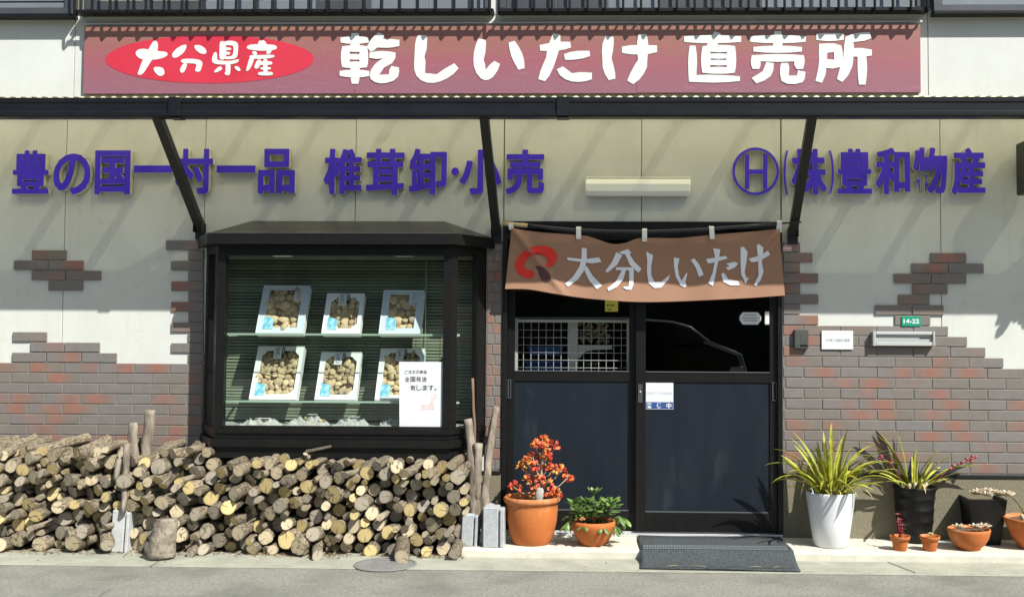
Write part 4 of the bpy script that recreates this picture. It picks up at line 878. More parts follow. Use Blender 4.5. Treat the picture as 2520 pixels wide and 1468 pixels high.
# security sticker on the right leaf
y = .0085; p = at(1589.5, 1006, y); q = at(1657, 941, y)
st = thing('security_sticker', 'white and blue security sticker on the right door panel', 'sticker', ((p.x+q.x)/2, y, p.z))
zb = p.z+(q.z-p.z)*.27
box('sheet', p.x, q.x, y-.001, y, p.z, q.z, PAPER, st, 0); box('band', p.x+.002, q.x-.002, y-.0018, y-.0012, p.z+.003, zb, NAVYINK, st, 0)
for i, chx in enumerate('警備中'): 
    c = p.x+.006+i*((q.x-p.x)*.355); textmesh('character', chx, c, c+.033, p.z+.006, zb-.005, y-.0024, 0, PAPER, st, .02)
textmesh('lettering', 'SAFETY PLANNER', p.x+.004, q.x-.006, p.z+(q.z-p.z)*.55, p.z+(q.z-p.z)*.65, y-.0018, 0, mat('pale_grey_ink', (.42, .46, .54), .6), st, 0)
# sticker and tag on the right pane
y = .012; p = at(1820, 798, y); q = at(1873, 768, y); cx_, cz_ = (p.x+q.x)/2, (p.z+q.z)/2; hw, hh = (q.x-p.x)/2, (q.z-p.z)/2
so_ = thing('pane_sticker', 'white eight-sided sticker with small print on the right door pane', 'sticker', (cx_, y, cz_))
loops('sheet', [[(cx_-hw, cz_-hh*.3), (cx_-hw*.7, cz_-hh), (cx_+hw*.7, cz_-hh), (cx_+hw, cz_-hh*.3), (cx_+hw, cz_+hh*.3), (cx_+hw*.7, cz_+hh), (cx_-hw*.7, cz_+hh), (cx_-hw, cz_+hh*.3)]], y, .0008, PAPER, so_)
for k, (w0, z0) in enumerate(((.55, .55), (.75, .05), (.6, -.35))):
    box('print_line', cx_-hw*w0, cx_+hw*w0, y-.0008, y-.0004, cz_+hh*z0-.004, cz_+hh*z0+.004, GREYINK, so_, 0)
p = at(1882, 798, y); q = at(1897, 766, y); tag(box('door_tag', p.x, q.x, y-.006, y+.001, p.z, q.z, WHITEP, None, .006, 2), 'small white rounded tag beside the eight-sided sticker', 'tag')
# wire rack and goods seen through the left pane
ry = .13
def rv_(x, y_): return at(1253.3+x/5.858, 685.2+y_/5.858, ry)
rk = thing('wire_rack', 'white wire grid panel behind the left door pane', 'rack', (ax(1400, ry), ry, .4))
t0, t1 = rv_(88, 1000), rv_(1728, 1000); zt = rv_(900, 592).z; zl = zt-.72
for x0, x1 in ((88, 130), (1695, 1730)): box('upright', rv_(x0, 0).x, rv_(x1, 0).x, ry-.006, ry+.02, zl, zt+.006, WIRE, rk)
box('top_bar', rv_(131, 0).x, rv_(1694, 0).x, ry-.004, ry+.012, rv_(0, 628).z, zt, WIRE, rk)
for i in range(14): xx = rv_(205+i*108.5, 1000).x; tube('wire', [(xx, ry, zl), (xx, ry, zt-.02)], .0021, WIRE, rk, 6)
zz = rv_(0, 738).z
while zz > zl: tube('wire', [(t0.x+.01, ry-.0045, zz), (t1.x-.01, ry-.0045, zz)], .0021, WIRE, rk, 6); zz -= rv_(0, 738).z-rv_(0, 846).z
ry = .2; p = rv_(838, 1330); q = rv_(990, 632)
pst = thing('shelf_post', 'white shelf post with a curved bracket behind the wire rack', 'shelf', (p.x, ry, .0))
box('post', p.x, q.x, ry, ry+.04, 0, q.z, WIRE, pst)
loops('bracket', [[(lambda p_: (p_.x, p_.z))(rv_(*c)) for c in ((992, 962), (1470, 960), (1485, 1018), (1200, 1028), (1100, 1050), (1050, 1090), (1020, 1145), (992, 1148))]], ry+.01, .02, WIRE, pst)
ry = .24
bgm = thing('mushroom_bags', 'clear bags of brown dried mushrooms hanging behind the wire rack', 'bag', tuple(rv_(1220, 940)))
R_ = random.Random(3)
for i in range(70):
    pp = rv_(R_.uniform(1010, 1450), R_.uniform(640, 930)); o = bpy.data.objects.new('mushroom', sh_me[i % 5]); COL.objects.link(o); s = R_.uniform(.010, .017); o.location = (pp.x, ry+R_.uniform(0, .04), pp.z); o.scale = (s, s, s); o.rotation_euler = (R_.random()*3, R_.random()*3, R_.random()*3); par(o, bgm)
loops('film', [[(lambda p_: (p_.x, p_.z))(rv_(*c)) for c in ((992, 630), (1440, 630), (1465, 760), (1450, 940), (1000, 945))]], ry-.02, 0, CLEAR, bgm)
ry = .30
for (x0, x1, y0, y1), lab in (((215, 800, 1190, 1500), 'blue plastic crate low behind the wire rack'), ((260, 770, 985, 1110), 'blue plastic crate stacked higher behind the wire rack')):
    p = rv_(x0, y1); q = rv_(x1, y0); t = thing('plastic_crate', lab, 'crate', ((p.x+q.x)/2, ry, p.z), 'blue crates behind the door')
    box('body', p.x+.01, q.x-.01, ry, ry+.25, p.z, q.z-.02, BLUEBIN, t, .004); box('rim', p.x, q.x, ry-.01, ry+.26, q.z-.02, q.z, BLUEBIN, t, .004)
    for k in range(4): xx = p.x+.03+k*(q.x-p.x-.06)/3; box('rib', xx-.006, xx+.006, ry-.008, ry-.0005, p.z, q.z-.021, BLUEBIN, t, .001)
y = .054; p = at(1489, 766, y); q = at(1521, 735, y)
yn = thing('yellow_note', 'yellow paper note with a drawn smile on the left door pane', 'note', (p.x, y, p.z))
box('sheet', p.x, q.x, y, y+.001, p.z, q.z, YELLOWP, yn, 0)
loops('smile', [[(p.x+.03+.016*math.cos(a_), p.z+.022+.014*math.sin(a_)) for a_ in [math.pi*(1+k/8) for k in range(9)]]+[(p.x+.03+.011*math.cos(a_), p.z+.022+.009*math.sin(a_)) for a_ in [math.pi*(2-k/8) for k in range(9)]]], y-.0006, 0, INK, yn)
for k in range(4): box('mark', p.x+.012+k*.013, p.x+.020+k*.013, y-.0008, y-.0003, p.z+.036, p.z+.046, INK, yn, 0)
# ================================================================ noren banner
CY = -.128
def nz_(x, y_): return at(1203.2+x/3.1417, 518+y_/3.1417, CY)
TOP = [(175, 138), (400, 168), (560, 180), (690, 190), (760, 196), (850, 225), (960, 258), (1050, 250), (1150, 216), (1250, 210), (1450, 212), (1600, 200), (1750, 185), (2000, 165), (2243, 140)]
BOT = [(125, 605), (300, 607), (500, 640), (700, 670), (900, 690), (1150, 705), (1400, 702), (1700, 690), (2000, 675), (2290, 655)]
def interp(L, u):
    x = L[0][0]+(L[-1][0]-L[0][0])*u
    for i in range(len(L)-1):
        if L[i][0] <= x <= L[i+1][0]+1e-6:
            p0 = L[max(i-1, 0)]; p1, p2 = L[i], L[i+1]; p3 = L[min(i+2, len(L)-1)]; t = (x-p1[0])/(p2[0]-p1[0])
            m1 = (p2[1]-p0[1])/(p2[0]-p0[0])*(p2[0]-p1[0]); m2 = (p3[1]-p1[1])/(p3[0]-p1[0])*(p2[0]-p1[0])
            return x, (2*t**3-3*t*t+1)*p1[1]+(t**3-2*t*t+t)*m1+(-2*t**3+3*t*t)*p2[1]+(t**3-t*t)*m2
    return L[-1]
NX0, NX1 = nz_(125, 400).x, nz_(2290, 400).x; NZ1, NZ0 = nz_(1000, 150).z, nz_(1000, 700).z
def clothy(x, z):
    u = (x-NX0)/(NX1-NX0); v = (NZ1-z)/(NZ1-NZ0)
    d = .010*math.sin(u*19+1.0+v*1.5)*v+.006*math.sin(u*33+2+v*3)*(.3+.7*v)
    # pulled folds running down from the two upper corners and shallow swags between the straps
    for cu, sgn in ((.03, 1), (.985, -1)):
        q = (u-cu)*sgn-v*.20; d -= .034*math.exp(-(q/.016)**2)*max(0, 1-v*.95)*(1 if v > -.1 else 0)
    d += .016*math.exp(-((u-.60)/.09)**2)*math.exp(-((v-.35)/.22)**2)+.010*math.exp(-((u-.30)/.05)**2)*math.exp(-((v-.4)/.3)**2)
    return CY+d
def clothmat():
    m = bpy.data.materials.new('brown_banner_cloth'); m.use_nodes = True; N = m.node_tree.nodes; L = m.node_tree.links; N.clear(); d = N.new('ShaderNodeBsdfDiffuse'); t = N.new('ShaderNodeBsdfTranslucent'); mx = N.new('ShaderNodeMixShader'); o = N.new('ShaderNodeOutputMaterial')
    tc = N.new('ShaderNodeTexCoord'); nz = N.new('ShaderNodeTexNoise'); nz.inputs['Scale'].default_value = 4; nz.inputs['Detail'].default_value = 6; L.new(tc.outputs['Object'], nz.inputs[0]); rp = N.new('ShaderNodeValToRGB'); rp.color_ramp.elements[0].color = (.40, .225, .148, 1); rp.color_ramp.elements[1].color = (.465, .275, .187, 1)
    L.new(nz.outputs[0], rp.inputs[0]); L.new(rp.outputs[0], d.inputs[0]); L.new(rp.outputs[0], t.inputs[0]); mx.inputs[0].default_value = .22; L.new(d.outputs[0], mx.inputs[1]); L.new(t.outputs[0], mx.inputs[2]); L.new(mx.outputs[0], o.inputs[0]); return m
CLOTH = clothmat()
ban = thing('noren_banner', 'brown cloth shop curtain with white writing hanging over the entrance', 'banner', (nz_(1200, 400).x, CY, NZ0))
nx, ny = 150, 44; vv, ff = [], []
for j in range(ny+1):
    for i in range(nx+1):
        a = interp(TOP, i/nx); b = interp(BOT, i/nx); t = j/ny; p = nz_(a[0]+(b[0]-a[0])*t, a[1]+(b[1]-a[1])*t); vv.append((p.x, clothy(p.x, p.z), p.z))
for j in range(ny):
    for i in range(nx): k = j*(nx+1)+i; ff.append((k, k+nx+1, k+nx+2, k+1))
mk('cloth', vv, ff, CLOTH, ban, True)
GN = ((1440, 620), 2.625)
fy = lambda x, z: clothy(x, z)
NW = mat('white_cloth_print', (.74, .77, .82), .8)
for st_ in ([[(605,362),(735,375),(850,360),(870,395),(800,407),(690,392),(608,382)],[(718,288),(755,290),(757,380),(735,460),(690,530),(610,588),(590,565),(650,510),(700,430),(715,370)],[(728,440),(755,425),(800,500),(875,578),(835,607),(775,540)]],
 [[(985,320),(1030,345),(990,420),(915,480),(900,465),(950,400)],[(1050,330),(1080,322),(1120,390),(1180,450),(1155,480),(1090,420)],[(1005,322),(1075,297),(1103,328),(1030,338)],[(985,438),(1118,438),(1118,463),(980,460)],[(1083,440),(1120,440),(1118,570),(1100,612),(1060,610),(1035,590),(1080,585),(1085,540)],[(1030,455),(1060,455),(1040,530),(990,590),(925,622),(915,600),(980,550)]],
 [[(1215,315),(1270,345),(1255,430),(1255,500),(1280,550),(1330,550),(1400,495),(1390,530),(1330,595),(1280,598),(1235,560),(1222,480),(1225,380)]],
 [[(1430,360),(1475,370),(1460,430),(1470,500),(1490,540),(1530,475),(1535,490),(1520,550),(1530,580),(1515,592),(1480,575),(1445,510),(1432,430)],[(1560,380),(1590,368),(1630,420),(1662,495),(1625,512),(1600,440)]],
 [[(1680,375),(1700,370),(1830,350),(1845,370),(1720,405),(1695,408)],[(1735,290),(1790,300),(1775,380),(1745,530),(1730,582),(1695,560),(1730,480),(1750,370)],[(1835,410),(1900,395),(1925,410),(1900,440),(1850,462),(1830,440),(1860,430)],[(1795,490),(1815,480),(1850,530),(1925,545),(1938,575),(1870,580),(1810,550)]],
 [[(1945,285),(1970,280),(2000,320),(1990,400),(1975,480),(1990,520),(2010,520),(1985,565),(1950,500),(1945,400)],[(2010,370),(2090,350),(2155,310),(2175,340),(2090,390),(2030,400)],[(2070,270),(2085,255),(2120,285),(2110,400),(2125,470),(2100,540),(2065,582),(2050,570),(2085,500),(2080,380)]]):
    glyph('character', st_, *GN, CY-.0035, NW, ban, 0, lambda x, z: clothy(x, z)-.0035, 3)
glyph('emblem', [[(355,470),(345,520),(300,525),(240,500),(205,460),(200,410),(230,350),(290,300),(360,272),(430,270),(490,290),(525,330),(528,380),(500,425),(455,438),(430,435),(458,395),(448,362),(410,338),(360,336),(302,362),(274,408),(272,440),(298,456)]], *GN, CY-.0035, mat('red_cloth_print', (.70, .03, .02), .8), ban, 1, lambda x, z: clothy(x, z)-.0035, 3)
glyph('emblem', [[(352,428),(410,430),(455,460),(480,505),(477,540),(445,557),(410,540),(390,505),(380,460)]], *GN, CY-.0035, mat('dark_cloth_print', (.10, .045, .05), .8), ban, 1, lambda x, z: clothy(x, z)-.0035, 3)
rd = [nz_(*c) for c in ((120, 103), (300, 115), (480, 135), (650, 150), (900, 160), (1200, 163), (1450, 157), (1700, 145), (1950, 125), (2240, 102))]
rod = thing('curtain_rod', 'slightly sagging dark rod that carries the brown shop curtain', 'rod', tuple(rd[5]))
tube('rod', [(p.x, CY-.004, p.z) for p in rd[1:]], .0125, mat('dark_grey_pipe', (.022, .025, .028), .35), rod, 12)
tube('bamboo_end', [(nz_(c[0], c[1]).x, CY-.004, nz_(c[0], c[1]).z) for c in ((105, 101), (160, 104), (222, 110), (300, 115.5))], .0135, BAMBOO, rod, 12)
tube('end_pin', [(nz_(c[0], c[1]).x, CY-.004, nz_(c[0], c[1]).z) for c in ((2235, 102), (2330, 95), (2415, 89))], .0055, GUT, rod, 10)
for xs_, y0_, y1_, lean in ((168, 100, 150, 10), (694, 136, 222, 0), (1203, 150, 241, 0), (1720, 132, 222, 6), (2243, 86, 170, 0)):
    p = nz_(xs_-19, y1_); q = nz_(xs_+19, y0_); dx = lean/3.14/376
    vv = []
    for yy, zz in ((CY+.012, p.z+.01), (CY+.009, q.z+.004), (CY-.004, q.z+.010), (CY-.0185, q.z-.004), (CY-.0185, (p.z+q.z)/2), (CY-.016, p.z)):
        f_ = (q.z-zz)/(q.z-p.z)*dx; vv += [(p.x+f_, yy, zz), (q.x+f_, yy, zz)]
    o = mk('strap', vv, [(2*i, 2*i+1, 2*i+3, 2*i+2) for i in range(5)], STRAP, ban); 
# ================================================================ small things on the right wall
p = at(1954.6, 857, -.03); q = at(1989, 810, -.03)
bl = thing('door_bell', 'small dark grey intercom box right of the entrance', 'intercom', ((p.x+q.x)/2, -.02, p.z))
box('case', p.x, q.x, -.045, -.014, p.z, q.z, GREYBOX, bl, .004, 2); box('name_plate', p.x+.034, q.x-.006, -.0465, -.0455, p.z+.012, p.z+.026, BPOT, bl, .0005)
loops('speaker_face', [[(p.x+.038, p.z+.04), (q.x-.005, p.z+.04), (q.x-.005, q.z-.012), (p.x+.038, q.z-.03)]], -.0462, .001, BPOT if False else GREYBOX, bl); box('button', p.x+.014, p.x+.019, -.047, -.0455, p.z+.016, p.z+.028, INK, bl, .0005)
p = at(2022, 859, -.02); q = at(2099, 813.5, -.02)
ps = thing('member_plate', 'white plate with one line of faint writing on the brick wall', 'plate', ((p.x+q.x)/2, -.018, p.z))
box('plate', p.x, q.x, -.0225, -.0135, p.z, q.z, PAPER, ps, .001); textmesh('lettering', '大分商工会議所会員章', p.x+.022, q.x-.022, (p.z+q.z)/2-.011, (p.z+q.z)/2+.009, -.0232, 0, GREYINK, ps, .005)
p = at(2219, 802, -.02); q = at(2266, 778, -.02)
np_ = thing('number_plate', 'small green house number plate reading 14-22', 'number plate', ((p.x+q.x)/2, -.018, p.z))
box('plate', p.x, q.x, -.0195, -.0135, p.z, q.z, GREEN, np_, .001); textmesh('number', '14-22', p.x+.012, q.x-.010, p.z+.018, q.z-.016, -.0202, 0, PAPER, np_, .03)
p = at(1928, 617.5, -.02); q = at(1947.5, 605, -.02)
ss = thing('wall_sticker', 'tiny white sticker with red lines on the top brick by the door', 'sticker', (p.x, -.016, p.z))
box('sheet', p.x, q.x, -.0155, -.0142, p.z, q.z, PAPER, ss, 0)
for f_ in (.28, .78): box('line', p.x+.002, q.x-.002, -.0160, -.0157, p.z+(q.z-p.z)*f_-.003, p.z+(q.z-p.z)*f_+.003, mat('red_line', (.5, .03, .03), .6), ss, 0)
p = at(2147, 850, -.045); q = at(2299.5, 816, -.045)
ml = thing('mail_slot', 'silver letter slot with end caps on the brick wall', 'mail slot', ((p.x+q.x)/2, -.03, p.z))
h_ = q.z-p.z
box('end_cap', p.x, p.x+.020, -.060, -.013, p.z-.002, q.z+.002, SILV, ml, .003); box('end_cap', q.x-.014, q.x, -.060, -.013, p.z-.002, q.z+.002, SILV, ml, .003)
box('top_lip', p.x+.021, q.x-.015, -.056, -.013, q.z-h_*.22, q.z, ALU, ml, .003); box('flap', p.x+.021, q.x-.015, -.040, -.013, p.z+h_*.30, q.z-h_*.235, SILV, ml, .002)
box('bottom_lip', p.x+.021, q.x-.015, -.056, -.013, p.z, p.z+h_*.28, ALU, ml, .003); box('slot_mark', q.x-.095, q.x-.03, -.0412, -.0402, p.z+h_*.50, p.z+h_*.58, INK, ml, 0)
# black lamp cut by the right edge of the picture
p = at(2506, 480, -.10); q = at(2520, 352, -.10)
lo = thing('projecting_sign', 'black projecting sign box cut off by the right edge of the picture', 'sign', (p.x+.04, -.2, p.z))
box('box', p.x, p.x+.09, -.40, -.06, p.z, q.z, BLACKP, lo, .012, 3); box('arm', p.x+.03, p.x+.06, -.06, -.001, (p.z+q.z)/2-.02, (p.z+q.z)/2+.02, BLACKP, lo)
# ================================================================ log pile
LBARK = mat('split_log_bark', (.060, .046, .029), .92, (.285, .235, .16), 3.4, .36, .62, bump=1.0, bscale=9, rand=.25, stretch=(1, 3.5, 1), detail=7, wear=((.36, .35, .30), 1.6, .60, .72))
def logmesh(k):
    R_ = random.Random(100+k); seg, rings = 16, 9; vv, ff = [], []; sx, sz = R_.uniform(-.05, .05), R_.uniform(-.045, .045); bx, bz = R_.uniform(-1.1, 1.1), R_.uniform(-.7, .7); tp = R_.uniform(.78, 1.12); caps = []
    for i in range(rings):
        t = i/(rings-1)
        for s in range(seg):
            a = 2*math.pi*s/seg; c, sn = math.cos(a), math.sin(a)
            r = (1+(tp-1)*t)*(1+.17*noise.noise(Vector((c*1.2+k*5, sn*1.2, t*2.4)))+.10*noise.noise(Vector((c*3.4+k*5, sn*3.4, t*7))))
            b = math.sin(t*math.pi)*.45
            x, z = c*r+bx*b, sn*r+bz*b; y = t+(sx*c+sz*sn)*(1-t)*1.0
            vv.append((x, y, z))
            if i == 0: caps.append((x*.985, y-.002, z*.985))
    for i in range(rings-1):
        for s in range(seg): ff.append((i*seg+s, (i+1)*seg+s, (i+1)*seg+(s+1) % seg, i*seg+(s+1) % seg))
    ff.append(tuple((rings-1)*seg+s for s in reversed(range(seg))))
    ff.append(tuple(range(seg)))
    me = bpy.data.meshes.new('log'); me.from_pydata(vv, [], ff); me.materials.append(LBARK)
    me.polygons.foreach_set('use_smooth', [len(p.vertices) == 4 for p in me.polygons])
    return me, caps, sx, sz
LM = [logmesh(k) for k in range(14)]
CM = {}
def cutmesh(k, m):
    if (k, m.name) not in CM:
        caps, sx, sz = LM[k][1:]; n = len(caps); vv = list(caps)+[(x*.5, (sx*x+sz*z)*.5-.003, z*.5) for x, y, z in caps]+[(0, -.0025, 0)]
        ff = [(i, (i+1) % n, n+(i+1) % n, n+i) for i in range(n)]+[(n+i, n+(i+1) % n, 2*n) for i in range(n)]
        me = bpy.data.meshes.new('cut_end'); me.from_pydata(vv, [], ff); me.materials.append(m); CM[(k, m.name)] = me
    return CM[(k, m.name)]
LOGN = 0
def log(front, back, r, m, label, group='firewood logs in the pile'):
    global LOGN
    k = LOGN*5 % 14; LOGN += 1; front = Vector(front); back = Vector(back); d = back-front
    o = bpy.data.objects.new('log', LM[k][0]); COL.objects.link(o); q = d.normalized().to_track_quat('Y', 'Z')
    o.rotation_mode = 'QUATERNION'; o.rotation_quaternion = q @ Euler((0, rnd.uniform(0, 6.28), 0)).to_quaternion(); o.location = front; o.scale = (r, d.length, r)
    tag(o, label, 'log', group)
    c = bpy.data.objects.new('cut_end', cutmesh(k, m)); COL.objects.link(c); c.parent = o
    return o
TOPV = [(-120, 1095), (0, 1100), (60, 1090), (140, 1102), (200, 1095), (280, 1093), (315, 1118), (350, 1125), (400, 1100), (450, 1090), (500, 1100), (530, 1135), (590, 1128), (650, 1125), (700, 1120), (760, 1130), (850, 1130), (950, 1128), (1050, 1122), (1110, 1128), (1160, 1140)]
YF = -.44
topw = [(at(v, u, YF).x, at(v, u, YF).z) for v, u in TOPV]
def topz(x):
    for (a, za), (b, zb) in zip(topw, topw[1:]):
        if a <= x <= b: return za+(zb-za)*(x-a)/(b-a)
    return topw[0][1] if x < topw[0][0] else topw[-1][1]
circ = []                                              # x, z, r, end colour, front y
NAMES = {'y': (CUTY, 'yellow'), 'p': (CUTP, 'pale'), 'g': (CUTG, 'grey')}
def pre(v, u, rp, c, y=-.46): p = at(v, u, y); circ.append((p.x, p.z, rp*(y+7.1)/FPX, c, y, 1))
for a in ((705, 1327, 23, 'y', -.46), (831, 1296, 19, 'y', -.46), (820, 1216, 22, 'y', -.45), (655, 1194, 20, 'y', -.45), (903, 1163, 18, 'y', -.44), (1127, 1172, 19, 'g', -.44), (186, 1117, 12, 'y', -.46), (130, 1153, 15, 'y', -.46), (27, 1146, 16, 'p', -.46),
          (107, 1137, 11, 'y', -.45), (151, 1135, 10, 'y', -.45), (348, 1167, 13, 'p', -.45), (435, 1136, 10, 'p', -.45), (390, 1147, 20, 'g', -.42), (259, 1222, 13, 'y', -.46), (716, 1143, 14, 'y', -.46), (632, 1141, 12, 'y', -.44), (680, 1163, 16, 'p', -.44), (947, 1166, 15, 'g', -.45),
          (995, 1168, 11, 'p', -.46), (1046, 1165, 10, 'y', -.46), (1068, 1181, 13, 'p', -.45), (1098, 1175, 10, 'y', -.45), (757, 1197, 18, 'y', -.43), (863, 1192, 14, 'y', -.44), (915, 1262, 16, 'p', -.45), (947, 1221, 16, 'g', -.45), (898, 1316, 18, 'y', -.45), (955, 1309, 17, 'y', -.45), (912, 1355, 17, 'y', -.47), (1025, 1328, 16, 'y', -.47), (1060, 1290, 18, 'p', -.45), (1008, 1254, 15, 'y', -.43), (770, 1313, 17, 'g', -.50)): pre(*a)
X0L, X1L = -4.15, at(1152, 1250, YF).x
rad = sorted([rnd.choices((rnd.uniform(.015, .023), rnd.uniform(.023, .032), rnd.uniform(.032, .044)), (48, 42, 10))[0] for _ in range(3000)], reverse=True)
WB0, WB1 = at(270, 1348, -.45), at(316, 1254, -.45)
def free(x, z, r, tol):
    if WB0.x-r*.6 < x < WB1.x+r*.6 and z < WB1.z+r*.6: return False
    for c in circ:
        dx = x-c[0]; dz = z-c[1]; s = (r+c[2])*tol
        if dx*dx+dz*dz < s*s: return False
    return True
STX = at(398, 1320, -.5).x
for r in rad:
    if len(circ) > 400: break
    for _ in range(26):
        x = rnd.uniform(X0L+r, X1L-r); z = ZG+r+(rnd.random()**1.0)*max(0, topz(x)-ZG-2*r)
        if free(x, z, r, .97):
            # the lower logs settle on whatever is below them
            for st in range(40):
                if z-.004 > ZG+r and free(x, z-.004, r, .99): z -= .004
                else: break
            c = rnd.choices('ypg', (20, 48, 32))[0]; circ.append((x, z, r, c, YF+rnd.uniform(-.06, .12), 0)); break
def sect(x):
    v = 1515+x*400
    for lim, s in ((60, 'at the left picture edge'), (150, 'over the very thick ground log'), (250, 'left of the white block'), (330, 'around the white block'), (420, 'behind the stump'), (510, 'right of the stump'), (600, 'below the bay window left post'), (700, 'below the left mushroom boxes'), (790, 'below the thin twig'), (880, 'below the middle mushroom boxes'), (960, 'left above the manhole'), (1040, 'right above the manhole')):
        if v < lim: return s
    return 'at right end beside stakes'
SEEN = {}
NSTUFF = 0; SB = bmesh.new(); SBC = {'y': bmesh.new(), 'p': bmesh.new(), 'g': bmesh.new()}
circ.sort(key=lambda q: -q[2])
for ci, (x, z, r, c, y, big) in enumerate(circ):
    ln = rnd.uniform(.34, .42); left = max(0, min(1, (-1.6-x)/1.6)); yaw = math.radians(rnd.gauss(2+8*left, 6)); tip = math.radians(rnd.gauss(3, 4.5))
    if z-ZG < r*1.6: tip = abs(tip)*.3
    h = (z-ZG)/(topz(x)-ZG); rw = 'bottom' if h < .16 else 'lower part' if h < .42 else 'middle' if h < .66 else 'upper part' if h < .86 else 'top'
    yb = min(y+ln, -.03) if abs(x-BC) > 5 else min(y+ln, -.028)
    b = Vector((x+math.sin(yaw)*ln, yb, z+math.sin(tip)*ln*.6))
    sz_ = 'thick' if r > .045 else 'thin' if r < .029 else 'medium'
    lab = f'{sz_} {NAMES[c][1]}-ended log, {rw} of the pile {sect(x)}'
    o = log((x, y, z), b, r, NAMES[c][0], lab)
    if ci >= 282:                                       # the thinnest ones, one mass
        M = o.matrix_basis.copy()
        for src, dst in ((o.data, SB), (o.children[0].data, SBC[c])):
            n0 = len(dst.verts); dst.from_mesh(src); dst.verts.ensure_lookup_table()
            for v in dst.verts[n0:]: v.co = M @ v.co
        bpy.data.objects.remove(o.children[0]); bpy.data.objects.remove(o)
if SB.verts:
    sr = tag(frombm('thin_logs', SB, BARK, None, True), 'many thin sticks wedged between the logs of the pile', 'logs', kind='stuff')
    for k_, b_ in SBC.items(): tag(frombm('cut_ends', b_, NAMES[k_][0], sr), kind='stuff')
# logs that stand out in front or lie across the top
def flog(vf, uf, yf, vb, ub, yb, rp, c, label):
    p = at(vf, uf, yf); q = at(vb, ub, yb); log(p, q, rp*(yf+7.1)/FPX, NAMES[c][0], label)
flog(177, 1336, -.50, 232, 1314, -.18, 20, 'p', 'very thick short log lying on the ground at the front of the left pile')
flog(733, 1346, -.54, 772, 1318, -.24, 20, 'p', 'thick log with a cracked pale end on the ground under the bay window')
flog(782, 1366, -.60, 790, 1325, -.30, 13, 'g', 'grey log sloping out onto the pavement left of the manhole')
flog(989, 1371, -.66, 989, 1318, -.32, 18, 'p', 'pale thick log jutting out over the manhole cover')
flog(1118, 1362, -.58, 1128, 1325, -.25, 14, 'g', 'grey log jutting out beside the concrete blocks')
flog(264, 1340, -.52, 252, 1288, -.34, 16, 'g', 'dark log tilted against the white block')
flog(468, 1360, -.56, 520, 1330, -.30, 12, 'g', 'split grey log lying on the pavement right of the stump')
flog(993, 1165, -.48, 1064, 1124, -.20, 13, 'p', 'long straight log slanting up to the right on top of the pile')
flog(1058, 1163, -.46, 1086, 1138, -.14, 12, 'p', 'log beside the long slanting log on top of the pile')
flog(150, 1130, -.44, 268, 1080, -.10, 13, 'p', 'long smooth log slanting up to the right on the left pile')
flog(190, 1116, -.46, 288, 1098, -.14, 17, 'y', 'thick ridged log with yellow end on top of the left pile')
flog(8, 1120, -.46, 85, 1078, -.12, 12, 'p', 'curved pale log on top of the pile at the left edge')
flog(-12, 1108, -.42, 40, 1088, -.12, 18, 'g', 'thick dark log cut by the left edge of the picture')
flog(400, 1195, -.48, 490, 1092, -.18, 12, 'y', 'long crooked log rising steeply beside the bay window')
flog(343, 1160, -.46, 420, 1090, -.14, 13, 'p', 'rough pale log leaning up left of the bay window')
flog(752, 1110, -.42, 815, 1097, -.36, 4, 'p', 'thin bare twig sticking out of the pile under the bay window')
flog(752, 1116, -.44, 742, 1145, -.30, 6, 'g', 'short stub carrying the thin twig')
# stakes, stump and blocks
def stake(pts, rr, label, m=STAKE, wob=.34, cutm=CUTP):
    P_ = [at(v, u, y) for v, u, y in pts]; q = []
    for i in range(len(P_)-1):
        for k in range(4): q.append(P_[i].lerp(P_[i+1], k/4))
    q.append(P_[-1]); n = len(q); rs = [(rr[0]+(rr[1]-rr[0])*i/(n-1))*1.0 for i in range(n)]
    for i in range(1, n-1): q[i] += Vector((.006*noise.noise(Vector((i*.7, q[0].x*9, 0))), .004*noise.noise(Vector((i*.6, 3, q[0].x*7))), 0))
    o = tube('wooden_stake', q, rs, m, None, 14, wob, len(label)); tag(o, label, 'stake', 'wooden stakes standing in the log pile')
    c0 = q[-1]; dd = (q[-1]-q[-2]).normalized(); vv = [c0+dd*.0015]; a = dd.cross(Vector((0, 1, 0))).normalized(); b = dd.cross(a)
    for k in range(12): vv.append(c0+dd*.001+(a*math.cos(k*math.pi/6)+b*math.sin(k*math.pi/6))*rs[-1]*.9)
    mk('cut_end', vv, [(0, 1+k, 1+(k+1) % 12) for k in range(12)], cutm, o); return o
stake([(350, 1200, -.20), (357, 1130, -.20), (366, 1060, -.19), (369, 1008, -.19)], (.036, .031), 'tall grey stake with a flat top left of the bay window')
stake([(334, 1230, -.27), (333, 1180, -.27), (328, 1090, -.25), (326, 1040, -.24)], (.036, .029), 'stake with a slanted pale cut in front of the tall grey stake')
stake([(303, 1262, -.47), (308, 1180, -.45), (314, 1090, -.40)], (.017, .02), 'slim stake leaning at the right side of the left pile')
stake([(284, 1180, -.46), (292, 1130, -.44), (304, 1100, -.40)], (.017, .017), 'short rough stake beside the slim leaning stake')
stake([(1171, 1300, -.32), (1168, 1180, -.30), (1160, 1095, -.27), (1151, 1030, -.25)], (.034, .025), 'forked stake leaning left at the right end of the pile')
stake([(1172, 1230, -.31), (1175, 1150, -.30), (1178, 1090, -.30)], (.026, .027), 'stub branch of the forked stake with a pale top')
stake([(1171, 1250, -.16), (1168, 1080, -.14), (1163, 930, -.12)], (.011, .008), 'thin tall rod behind the forked stake', mat('thin_rod_bark', (.17, .11, .075), .9))
stake([(1190, 1300, -.30), (1196, 1200, -.27), (1206, 1100, -.20), (1222, 1000, -.12)], (.030, .022), 'cracked stake leaning right against the brick pier')
